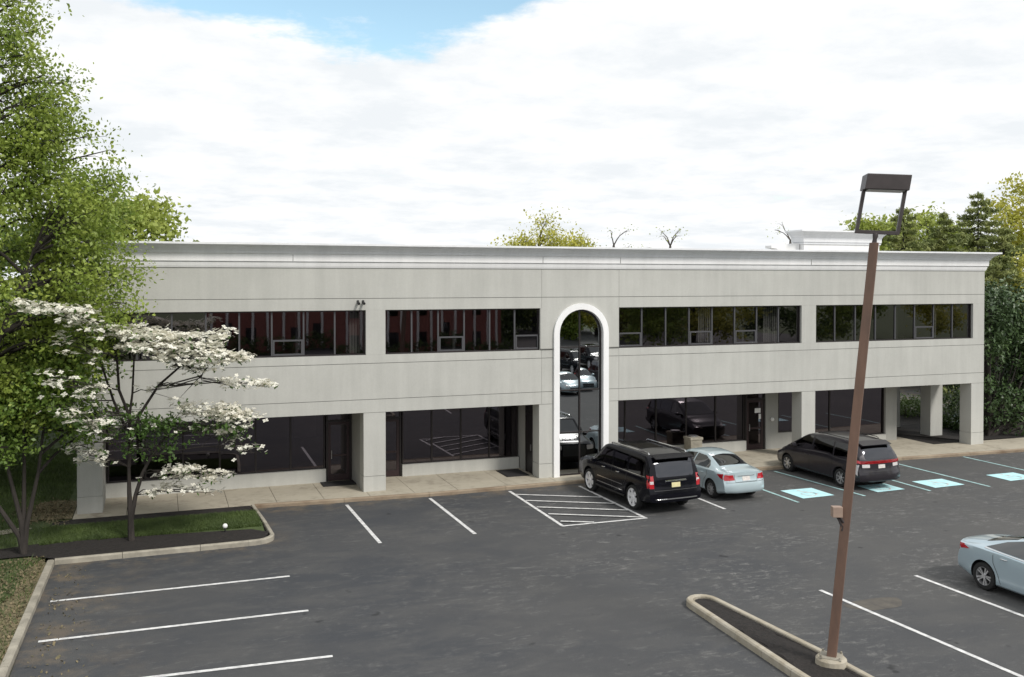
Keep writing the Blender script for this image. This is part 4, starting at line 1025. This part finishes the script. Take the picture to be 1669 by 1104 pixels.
b = MB(); b.prism([(1.95, 1.45), (2.10, 1.46), (1.92, 1.53)], -.03, .03); b.build('antenna_fin', son['paint'], SON)
tag(SON, 'light ice blue saloon with multi-spoke wheels cut off by the right edge', 'car')

# cars behind the viewpoint, seen mirrored in the glass
for k, (src, x, y, a, nm_, l, cat) in enumerate([(CIV, 26.4, 4.0, 90, 'sedan', 'pale saloon parked far behind in the row mirrored in the arched window', 'car'), (VAN, 29.3, 3.8, 90, 'minivan', 'dark minivan parked far behind in the row mirrored in the arched window', 'minivan'),
        (SUV, 33.8, -9.5, 91, 'suv', 'black suv in the back row of the lot, mirrored in the glass', 'suv'), (SON, 30.9, -6.5, -90, 'sedan', 'light saloon in the back row of the lot, mirrored in the glass', 'car'),
        (CIV, 36.7, -7.0, 90, 'sedan', 'pale saloon in the back row right of the black suv, mirrored in the glass', 'car'), (VAN, 39.6, -6.8, 90, 'minivan', 'dark minivan at the end of the back row, mirrored in the glass', 'minivan')]):
    o = copy_tree(src); o.location = (x, y, 0); o.rotation_euler = (0, 0, R(a)); tag(o, l, cat)

# ------------------------------------------------------------------ vegetation
def leaves(c, size, asp=.55, up=.25, fold=.25, rng=RNG, jit=.55):
    """c (n,3) centres -> quads, each leaf a folded diamond"""
    n = len(c); d = rng.normal(size=(n, 3)); d /= np.linalg.norm(d, axis=1, keepdims=True)
    u = rng.normal(size=(n, 3)); u[:, 2] += up*4; u -= (u*d).sum(1, keepdims=True)*d; u /= np.linalg.norm(u, axis=1, keepdims=True)
    s = np.cross(d, u); sz = size*(1+jit*rng.uniform(-1, 1, (n, 1)))
    V = np.stack([c-d*sz/2, c-s*sz*asp/2+u*sz*fold*.3, c+d*sz/2, c+s*sz*asp/2+u*sz*fold*.3], 1).reshape(-1, 3)
    return V, np.arange(4*n).reshape(-1, 4)
def in_ball(n, rng=RNG, shell=0.):
    v = rng.normal(size=(n, 3)); v /= np.linalg.norm(v, axis=1, keepdims=True)
    return v*(shell+(1-shell)*rng.uniform(0, 1, (n, 1))**(1/2.2))
def tree(name, loc, stems, blobs, label, cat, leafm, barkm, r0=.16, lsize=.12, per=26, spread=.38, asp=.6, group=None, rng=RNG, up=.25, twigs=True, cl_flat=.7, crown='crown'):
    """stems: list of polylines (local); blobs: (cx,cy,cz,rx,ry,rz,nclusters) local"""
    root = empty(name, loc); b = MB(); nodes = []
    for st in stems:
        k = len(st); b.tube(st, [r0*(1-.75*i/(k-1))*(1 if len(stems) == 1 else .6) for i in range(k)], 8)
        for i in range(k-1):
            for t in (.0, .25, .5, .75): nodes.append((Vector(st[i]).lerp(Vector(st[i+1]), t), r0*(1-.75*i/(k-1))))
        nodes.append((Vector(st[-1]), r0*.25))
    ctr = []
    for (cx_, cy_, cz_, rx, ry, rz, nc) in blobs:
        c0 = Vector((cx_, cy_, cz_))
        cand = [q for q in nodes if q[0].z < cz_-.1] or nodes[:1]
        st = min(cand, key=lambda q: (q[0]-c0).length + .5*abs((c0.z-q[0].z)-.6*math.hypot(c0.x-q[0].x, c0.y-q[0].y)))
        rr = min(.045, st[1]*.5)+.006
        mid = st[0].lerp(c0, .5) + Vector((rng.uniform(-.15, .15), rng.uniform(-.15, .15), .12*(c0-st[0]).length))
        limb = [st[0], st[0].lerp(mid, .55)+Vector((0, 0, .05)), mid, mid.lerp(c0, .6), c0]
        b.tube(limb, [rr, rr*.8, rr*.6, rr*.45, rr*.25], 6)
        pts = in_ball(nc, rng)*np.array([rx, ry, rz]) + np.array([cx_, cy_, cz_])
        ctr.append(pts)
        if twigs:
            for p in pts[::2]:
                p = Vector(p); s_ = limb[rng.integers(2, 5)]; b.tube([s_, s_.lerp(p, .5)+Vector((0, 0, .08)), p], [rr*.3, rr*.2, .006], 4, cap=False)
    b.build('trunk', barkm, root, smooth=True)
    ctr = np.concatenate(ctr); n = len(ctr)
    sp = spread*(.6+.8*rng.uniform(0, 1, (n, 1, 1)))
    c = (ctr[:, None, :] + rng.normal(size=(n, per, 3))*sp*np.array([1, 1, cl_flat])*.6).reshape(-1, 3)
    V, F = leaves(c, lsize, asp, up, rng=rng); npmesh(crown, V, F, leafm, root)
    return tag(root, label, cat, group)

# the big tree at the left edge
bl = []
rng = np.random.default_rng(11)
def hull(z):   # right-hand extent of the crown at height z (world x), and centre
    return float(np.interp(z, [3.6, 5.2, 7.0, 7.8, 9.3, 10.2, 10.8, 11.8, 12.7, 14.5, 16.5], [-1.9, -1.6, -.35, -.3, -.5, -.95, -1.75, -1.6, -1.9, -2.3, -3.6]))
cxT, cyT = -5.2, 28.8; KT = 28.8/27
z = 4.3
while z < 17.2:
    rmax = hull(7.5+(z-7.5)/KT)*KT-cxT-.3; nn_ = 25 if z < 10.5 else (15 if z < 13 else 9)
    for k in range(9):
        a = rng.uniform(0, 2*math.pi); rr = rmax*(.45+.42*rng.uniform())
        bl.append((rr*math.cos(a), rr*math.sin(a)*.6, z+rng.uniform(-.3, .3), .85, .8, .55, nn_))
    for a in (0, .5, -.5): bl.append(((rmax-.62)*math.cos(a), rmax*.6*math.sin(a), z+rng.uniform(-.3, .3), .75, .75, .5, nn_-4))
    z += .82
for (x, y, zz_, n_) in [(-.7, 26.8, 10.1, 8), (-.55, 27, 9.2, 9), (-.35, 27.1, 7.6, 8), (-1.0, 27.3, 10.9, 3), (-1.9, 27.2, 12.6, 5), (-1.4, 26.5, 11.2, 4), (-.5, 26.2, 6.9, 7)]:
    bl.append((x*KT-cxT-.35, (y-27)*.6, 7.5+(zz_-7.5)*KT, .5, .5, .4, n_))
tree('broadleaf_tree', (cxT, cyT, 0), [[(0, 0, 0), (.05, 0, 2), (.35, -.1, 4), (.55, 0, 7), (.7, .1, 10), (.8, 0, 13), (.9, 0, 15.5)], [(.05, 0, 2), (-.6, .3, 4.5), (-1.0, .5, 8), (-1.2, .3, 12)], [(.3, -.1, 3.6), (1.2, -.5, 6), (2.0, -.6, 8.2)]], bl,
     'tall fresh green broadleaf tree filling the left edge above the lawn', 'tree', M['leaf'], M['bark'], r0=.19, lsize=.108, per=29, spread=.44, rng=rng)
# multi-stemmed small tree under it
rng = np.random.default_rng(5)
bl = [(rng.uniform(-2.0, 1.9), rng.uniform(-.9, 1.8), rng.uniform(2.9, 5.6), .75, .75, .32, 16) for _ in range(34)]
tree('multi_stem_tree', (-3.5, 28.5, .1), [[(0, 0, 0), (-.05, 0, .9), (-.35, .1, 2.2), (-.6, .2, 3.8)], [(0, 0, 0), (0, .05, .9), (.02, .1, 2.3), (0, .2, 4.4)], [(0, 0, 0), (.08, 0, .8), (.38, -.1, 2.2), (.6, 0, 4.2)], [(0, 0, 0), (-.1, 0, .5), (-.85, 0, 1.8), (-1.3, .1, 3.2)]], bl,
     'small dark-stemmed tree with several thin trunks in the mulch left of the kerb corner', 'tree', M['leaf_mid'], M['bark'], r0=.15, lsize=.11, per=24, spread=.4, rng=rng)
rng = np.random.default_rng(6)
bl = [(rng.uniform(-1.9, 1.4), rng.uniform(-1.2, 1.2), rng.uniform(2.6, 5.0), .7, .7, .32, 15) for _ in range(18)]
tree('multi_stem_tree', (-4.75, 30.2, .1), [[(0, 0, 0), (-.1, 0, 1), (-.4, .1, 2.4), (-.6, .2, 3.8)], [(0, 0, 0), (.05, .05, .9), (.3, .1, 2.3), (.4, .2, 4.2)]], bl,
     'thin forked tree on the lawn behind the many-stemmed one at the far left', 'tree', M['leaf_mid'], M['bark'], r0=.15, lsize=.11, per=24, spread=.4, rng=rng)

# flowering dogwood: flat tiers of blossom
rng = np.random.default_rng(3)
DW = empty('dogwood_tree', (-.81, 28.96, .1)); D0 = Vector((-.81, 28.96, .1))
# tier: (x0,z0,x1,z1, y, ydepth, thickness, n, flower share)
tiers = [(-3.45, 6.99, -1.5, 6.45, 26.6, .8, .16, 420, .9), (-2.4, 5.9, -1.5, 5.6, 27.0, .7, .2, 90, .7), (-1.9, 6.15, .3, 5.85, 28.8, 1.2, .13, 760, 1), (-.3, 5.85, 1.9, 5.95, 28.7, 1.0, .09, 470, 1), (-.9, 5.65, 1.5, 5.55, 28.3, 1.1, .11, 720, 1), (.1, 5.45, 2.3, 5.3, 28.0, 1.0, .11, 480, 1),
         (.3, 5.05, 1.3, 5.0, 28.8, .8, .16, 60, .7), (1.1, 4.6, 2.95, 4.43, 28.9, .7, .07, 170, 1), (.6, 3.85, 2.7, 3.5, 28.7, 1.0, .16, 560, 1), (1.6, 3.1, 2.65, 2.45, 28.6, .8, .22, 130, .8), (-1.9, 3.8, .2, 3.3, 28.7, 1.3, .22, 620, .03), (-.4, 3.45, 2.2, 3.2, 28.7, 1.2, .18, 560, .04), (-1.0, 2.9, .4, 2.7, 28.8, .9, .25, 260, .02),
         (-2.6, 4.25, -1.2, 3.4, 27.0, .7, .2, 200, .6), (-.1, 2.1, 1.65, 1.92, 28.6, .8, .1, 260, 1), (-.3, 1.62, 1.45, 1.5, 28.4, .6, .05, 90, 1), (-2.5, 2.9, -1.5, 2.55, 28.7, .6, .12, 110, .85), (-2.8, 4.95, -1.5, 4.6, 27.0, .7, .15, 110, .8), (-.3, 4.35, 1.1, 4.7, 28.8, .8, .4, 34, .8)]
b = MB()
stems = [[(0, 0, 0), (-.02, 0, .7), (-.05, .02, 1.4), (-.06, .05, 2.1)], [(-.02, 0, .5), (.12, 0, 1.3), (.3, 0, 1.9), (.55, -.05, 2.4), (.9, -.1, 2.9)],
         [(-.06, .05, 2.1), (.0, 0, 2.9), (-.05, 0, 3.6), (-.3, 0, 4.3), (-.35, 0, 5.2), (-.5, 0, 5.9)], [(0, 0, 2.8), (.25, 0, 3.6), (.75, 0, 4.4), (1.3, -.1, 4.9), (1.7, -.2, 5.3)], [(-.05, 0, 3.0), (-.45, .1, 4.0), (-.75, .1, 5.0), (-.95, .1, 6.0)], [(-.05, 0, 3.4), (.05, 0, 4.2), (.1, 0, 5.2), (.3, 0, 5.8)],
         [(.75, 0, 4.4), (1.2, .2, 4.35), (1.9, .2, 4.55)]]
rads = [.10, .07, .06, .05, .045, .04, .03]
for s_, r_ in zip(stems, rads): b.tube(s_, [r_*(1-.55*i/(len(s_)-1)) for i in range(len(s_))], 7)
nodes = [Vector(p) for s_ in stems[1:] for p in s_] + [Vector((-.04, 0, z_)) for z_ in (1.2, 1.6, 2.0)]
fl, lf = [], []
for (x0, z0, x1, z1, y, yd, th, n, share) in tiers:
    t = rng.uniform(0, 1, n); c = np.stack([x0+(x1-x0)*t, y+rng.normal(size=n)*yd*.55*(1-.6*(2*t-1)**2), z0+(z1-z0)*t], 1)
    # irregular drooping sprays: quantise into twig clumps
    ncl = max(4, n//10); cc = c[rng.integers(0, n, ncl)]; cc[:, 2] += rng.normal(size=ncl)*th*.8
    idx = rng.integers(0, ncl, n); c = cc[idx] + rng.normal(size=(n, 3))*np.array([.17, .2, .035]); 
    f = rng.uniform(size=n) < share
    fl.append(c[f]-np.array(D0)); lf.append(c[~f]-np.array(D0)); k = c[rng.uniform(size=n) < .35]; lf.append(k-np.array(D0)-np.array([0, 0, .06]))
    ends = [Vector((x0, y, z0))-D0, Vector((x1, y, z1))-D0, Vector(((x0+x1)/2, y-.3, (z0+z1)/2))-D0]
    for e in ends:
        cand = [q for q in nodes if q.z < e.z+.1] or nodes
        s_ = min(cand, key=lambda q: (q-e).length); m_ = s_.lerp(e, .5)+Vector((0, 0, .08)); b.tube([s_, m_, e], [.02, .014, .006], 5, cap=False)
        for q in cc[rng.integers(0, ncl, 7)]:
            q = Vector(q)-D0; b.tube([m_.lerp(e, rng.uniform()), q-Vector((0, 0, .03))], [.009, .004], 4, cap=False)
b.build('trunk', M['bark'], DW, smooth=True)
fl = np.concatenate(fl); 
# each flower: four bracts in a shallow cup = 4 diamond quads
n = len(fl); V, F = [], []
ax = rng.normal(size=(n, 3))*.42; ax[:, 2] = 1; ax /= np.linalg.norm(ax, axis=1, keepdims=True)
e1 = np.cross(ax, rng.normal(size=(n, 3))); e1 /= np.linalg.norm(e1, axis=1, keepdims=True); e2 = np.cross(ax, e1); sz = .085*(1+.25*rng.uniform(-1, 1, (n, 1)))
Vs = []
for k in range(4):
    a = k*math.pi/2; d = e1*math.cos(a)+e2*math.sin(a); s_ = -e1*math.sin(a)+e2*math.cos(a)
    Vs.append(np.stack([fl, fl+d*sz*.6-s_*sz*.42+ax*sz*.16, fl+d*sz*1.05+ax*sz*.12, fl+d*sz*.6+s_*sz*.42+ax*sz*.16], 1))
V = np.stack(Vs, 1).reshape(-1, 3); npmesh('blossom', V, np.arange(len(V)).reshape(-1, 4), M['petal'], DW)
lf = np.concatenate(lf); V, F = leaves(lf, .12, .5, .5, rng=rng); npmesh('crown', V, F, M['leaf_dark'], DW)
tag(DW, 'white flowering dogwood with flat layered branches standing in the mulch planter', 'tree')

# glossy evergreen by the right corner
def shrubmass(name, loc, blobs, label, cat, lm, size, n, group=None, stem=True, rng=RNG):
    root = empty(name, loc)
    if stem:
        b = MB()
        for (cx_, cy_, cz_, rx, ry, rz) in blobs: b.tube([(0, 0, 0), (cx_*.5, cy_*.5, cz_*.4), (cx_, cy_, cz_)], [.07, .05, .02], 6)
        b.build('trunk', M['bark'], root)
    P_ = []
    tot = sum(q[3]*q[4]+q[4]*q[5]+q[3]*q[5] for q in blobs)
    for q in blobs:
        k = int(n*(q[3]*q[4]+q[4]*q[5]+q[3]*q[5])/tot/12)
        cc = in_ball(k, rng, .62)*np.array(q[3:6])*(1+.12*rng.normal(size=(k, 1))) + np.array(q[:3])
        P_.append((cc[:, None, :]+rng.normal(size=(k, 12, 3))*.15).reshape(-1, 3))
    c = np.concatenate(P_); c = c[c[:, 2] > .04]
    V, F = leaves(c, size, .42, .4, rng=rng); npmesh('crown', V, F, lm, root)
    return tag(root, label, cat, group)
rng = np.random.default_rng(21)
bl = [(rng.uniform(-.1, 6.0), rng.uniform(-.2, 2.6), z_, 1.0+.3*rng.uniform(), 1.1, .8) for z_ in np.linspace(.5, 6.6, 13) for _ in range(5)]
bl += [(0.05, rng.uniform(-.1, 1.4), z_, .95, 1.0, .7) for z_ in np.linspace(.5, 6.4, 10)]
shrubmass('evergreen_magnolia', (36.75, 34.3, 0), bl, 'tall dark glossy evergreen against the right corner of the building', 'tree', M['leaf_glossy'], .20, 42000, rng=rng)

# spruces
def spruce(name, loc, H, Rb, label, group, seed):
    rng = np.random.default_rng(seed); root = empty(name, loc); b = MB(); b.tube([(0, 0, 0), (0, 0, H*.5), (0, 0, H)], [.22, .13, .02], 8)
    c = []; z = H*.12
    while z < H*.985:
        t = z/H; r = Rb*(1-t)**.64*(1+rng.uniform(-.22, .22)); m = 7 if t < .8 else 5
        for k in range(m):
            a = rng.uniform(0, 2*math.pi); rl = r*rng.uniform(.6, 1.1); d = np.array([math.cos(a), math.sin(a), 0])
            e = lambda s: np.array([0, 0, z])+d*rl*s+np.array([0, 0, -.28*rl*math.sin(s*2.0)+.16*rl*s*s])
            b.tube([e(0), e(.5), e(1)], [.035, .02, .006], 4, cap=False)
            nn = int(14+rl*34); s = rng.uniform(.12, 1.02, nn)**.8
            side = np.cross(d, [0, 0, 1])
            for q in s: c.append(e(q)+side*rng.normal()*.16*rl*(1.1-q*.6)+np.array([0, 0, rng.normal()*.05-.05]))
        z += .30+.012*H
    b.build('trunk', M['bark'], root); c = np.array(c)
    cc = (c[:, None, :]+rng.normal(size=(len(c), 3, 3))*.07).reshape(-1, 3); V, F = leaves(cc, .26, .28, .35, rng=rng); npmesh('crown', V, F, M['needle'], root)
    return tag(root, label, 'tree', group)
SG = 'spruces beyond the right end of the roof'
spruce('spruce_tree', (49.8, 54, 0), 13.1, 4.6, 'thin spruce seen through the lamp frame above the roof', SG, 31)
spruce('spruce_tree', (54.0, 54.5, 0), 12.6, 3.8, 'short spruce between the lamp and the broad spruce', SG, 32)
spruce('spruce_tree', (57.8, 55, 0), 14.2, 6.4, 'broadest spruce, standing above the right corner of the building', SG, 33)
spruce('spruce_tree', (53.2, 48.5, 0), 11.2, 5.2, 'spruce just over the roof end with its lower boughs by the corner', SG, 34)
spruce('spruce_tree', (49.6, 45.5, 0), 9.4, 4.2, 'lower spruce at the right edge above the dark evergreen', SG, 35)

# far trees
def fartree(loc, H, W, lm, label, seed, nc=46, ls=.32, group='trees beyond the building', per=18, zlo=.35, sparse=1., spread=.8, name='broadleaf_tree', bare=False):
    rng = np.random.default_rng(seed); bl = []
    for k in range(nc):
        z = H*rng.uniform(zlo, .95); t = (z/H-zlo)/(1-zlo); r = W*math.sqrt(max(.05, 1-(2*t-.75)**2/1.7))*math.sqrt(rng.uniform(.1, 1))*.85; a = rng.uniform(0, 6.28)
        bl.append((r*math.cos(a), r*math.sin(a), z, W*.24, W*.24, W*.18, int(12*sparse)+1))
    return tree(name, loc, [[(0, 0, 0), (.1, 0, H*.3), (-.1, .1, H*.6), (0, 0, H*.85)]], bl, label, 'tree', lm, M['bark_grey'] if bare else M['bark'], r0=.03*H, lsize=ls, per=per, spread=spread, group=group, rng=rng, up=.2)
fartree((-2.2, 58, 0), 12.4, 4.0, M['leaf_pale'], 'pale green tree just over the roofline beside the big left tree', 41)
fartree((25.0, 62, 0), 12.3, 3.2, M['leaf_yel'], 'yellow green budding tree rising over the roof left of the arch', 42, nc=60, ls=.18, per=12, sparse=1.)
fartree((28.0, 63, 0), 11.0, 1.7, M['leaf_yel'], 'low golden tree crown touching the roofline above the arched window', 43, nc=30, ls=.19, per=22)
for k, (x, h, l) in enumerate([(31.8, 11.9, 'bare grey treetop over the roof above the arched window'), (36.6, 11.9, 'bare grey treetop over the roof halfway to the penthouse'), (47.6, 12.6, 'thin bare treetop just behind the penthouse on the roof')]):
    fartree((x, 64, 0), h, 2.6, M['leaf_pale'], l, 50+k, nc=18, ls=.12, per=2, sparse=.7, bare=True, spread=.5)
fartree((57.6, 66, 0), 12.9, 3.6, M['leaf_pale'], 'rounded light green tree seen inside the lamp frame', 44)
fartree((63.6, 66, 0), 14.0, 4.6, M['leaf_pale'], 'light green tree between the two tall spruces', 45)
fartree((72.5, 62, 0), 17.0, 5.6, M['leaf_yel'], 'tall yellow green tree at the right edge behind the spruces', 46)
fartree((52.6, 44.5, 0), 9.3, 2.6, M['leaf_yel'], 'golden leaved tree at the right edge above the dark evergreen', 47, ls=.22)
# more trees round the lot: left of the building, and those mirrored in the windows
for k, (x, y, h, wd, lm, l) in enumerate([(-9, 40, 12, 5, 'leaf', 'green tree on the lawn behind the left end of the building'), (-17, 47, 14, 6, 'leaf', 'large green tree at the back of the left lawn'), (-13, 33, 9, 4.2, 'shrub', 'lower dark tree on the lawn far left of the lot'), (-7.5, 52, 11, 5, 'shrub', 'dark green tree deep on the lawn behind the forked tree')]):
    fartree((x, y, 0), h, wd, M[lm], l, 60+k, zlo=.12, group='trees on the left lawn', nc=60)
for k, x in enumerate([48, 57, 66, 76, 88]):
    fartree((x, -24-3*(k % 2), 0), 13+k % 3, 5.5, M[['leaf', 'leaf_yel', 'shrub'][k % 3]], 'tree number %s along the far side of the lot, behind the viewpoint' % ['one', 'two', 'three', 'four', 'five'][k], 70+k, group='trees mirrored in the windows', ls=.4, per=14, zlo=.12)
for k, x in enumerate([43, 50, 56, 63]):
    fartree((x, -52-2*(k % 2), 0), 15+k % 2, 6, M[['shrub', 'leaf', 'leaf_yel', 'shrub'][k]], ['leftmost', 'second', 'third', 'rightmost'][k]+' tree of the row behind the parked cars, mirrored in the arched window', 80+k, group='trees mirrored in the windows', ls=.45, per=16, zlo=.04, nc=60)
# hedges seen through the porch
rng = np.random.default_rng(9)
for k, (x, y, w_, h, l) in enumerate([(38.2, 41.2, 1.3, 1.0, 'dark shrub seen through the porch, left one'), (41.0, 40.0, 1.5, 1.3, 'dark shrub seen through the porch, right one'), (37.2, 37.3, .8, .5, 'low shrub at the foot of the porch column')]):
    shrubmass('shrub', (x, y, .05), [(0, 0, h*.5, w_, w_, h*.55), (w_*.5, .3, h*.4, w_*.7, w_*.7, h*.45)], l, 'shrub', M['shrub'], .13, 3500, 'shrubs beyond the porch', rng=rng)
b = MB(); b.prism([(40.5, 43.0), (60, 43.0), (60, 62), (50, 62)], .02, .07, 'z'); tag(b.build('side_road', M['asphalt']), kind='structure')

# brick building opposite, mirrored in the left windows
BB = empty('brick_building', (20, -34, 0))
b = MB(); b.box(-16, 17, -8, 0, 0, 7.5); b.build('wall', M['brick'], BB)
b = MB(); b.box(-16.3, 17.3, -8.3, .3, 7.5, 8.1); b.build('cornice', M['white_plain'], BB)
for k in range(22):
    b = MB(); x = -15.5+k*1.52; b.box(x-.12, x+.12, .0, .14, .3, 7.45); b.build('column', M['white_plain'], BB)
for k in range(11):
    b = MB(); x = -14.0+k*2.9; b.box(x-.5, x+.5, .0, .05, 1.0, 2.6); b.box(x-.5, x+.5, .0, .05, 4.4, 6.0); b.build('window', M['glass'], BB)
hb_ = shrubmass('hedge', (20, -31.5, 0), [(x_, 0, .8, 1.3, .8, .95) for x_ in np.linspace(-16, 17, 18)], 'clipped hedge along the front of the brick building, mirrored in the upper windows', 'hedge', M['shrub'], .3, 9000, stem=False)
tag(BB, 'red brick building with white columns across the lot, mirrored in the left upper windows', 'building')

# grass blades on the lawns
rng = np.random.default_rng(2)
def blades(n, fx, fy, z, test, h):
    x = rng.uniform(*fx, n); y = rng.uniform(*fy, n); k = test(x, y); x, y = x[k], y[k]; n = len(x)
    a = rng.uniform(0, 6.28, n); hh = h*rng.uniform(.5, 1.3, n); w_ = .012+.0*a; lx, ly = rng.normal(size=n)*.4*hh, rng.normal(size=n)*.4*hh
    dx, dy = np.cos(a)*w_, np.sin(a)*w_
    V = np.stack([np.stack([x-dx, y-dy, z+0*x], 1), np.stack([x+dx, y+dy, z+0*x], 1), np.stack([x+lx, y+ly, z+hh], 1)], 1).reshape(-1, 3)
    return V
V = np.concatenate([blades(60000, (-3.2, 2.8), (29.3, 31.2), .10, lambda x, y: (y < 31.2) & (y > 29.3-.1*x*0), .10),
                    blades(120000, (-14, -2.7), (18, 46), .075, lambda x, y: ~((x > -4.2) & (y < 28.3) & (rng.uniform(size=len(x)) < .6)) & ~((x > -6) & (y > 28) & (y < 29.4)) & ~((x > -3.8) & (y > 31.4) & (y < 35)) & (x < -2.9), .13)])
tag(npmesh('grass', V, np.arange(len(V)).reshape(-1, 3), M['blade'], k=3), 'short green grass on the lawn and in the planter', 'grass', kind='stuff')
# dry leaves scattered along the kerb and the corner of the building
n = 5000; x = rng.uniform(-4.1, -2.9, n); y = rng.uniform(12, 28, n); c = np.stack([x, y, np.full(n, .13)], 1)
n2 = 2500; c2 = np.stack([rng.normal(size=n2)*.5-3.3, rng.normal(size=n2)*.8+33.4, np.full(n2, .14)], 1)
n3 = 220; c3 = np.stack([np.abs(rng.normal(size=n3))*.5-2.5, rng.uniform(18, 27.2, n3), np.full(n3, .02)], 1)
c = np.concatenate([c, c2[c2[:, 0] < -2.65], c3]); V, F = leaves(c, .065, .6, 2., rng=rng)
tag(npmesh('leaf_litter', V, F, M['dry']), 'dry tan leaves lying along the left kerb', 'leaf litter', kind='stuff')
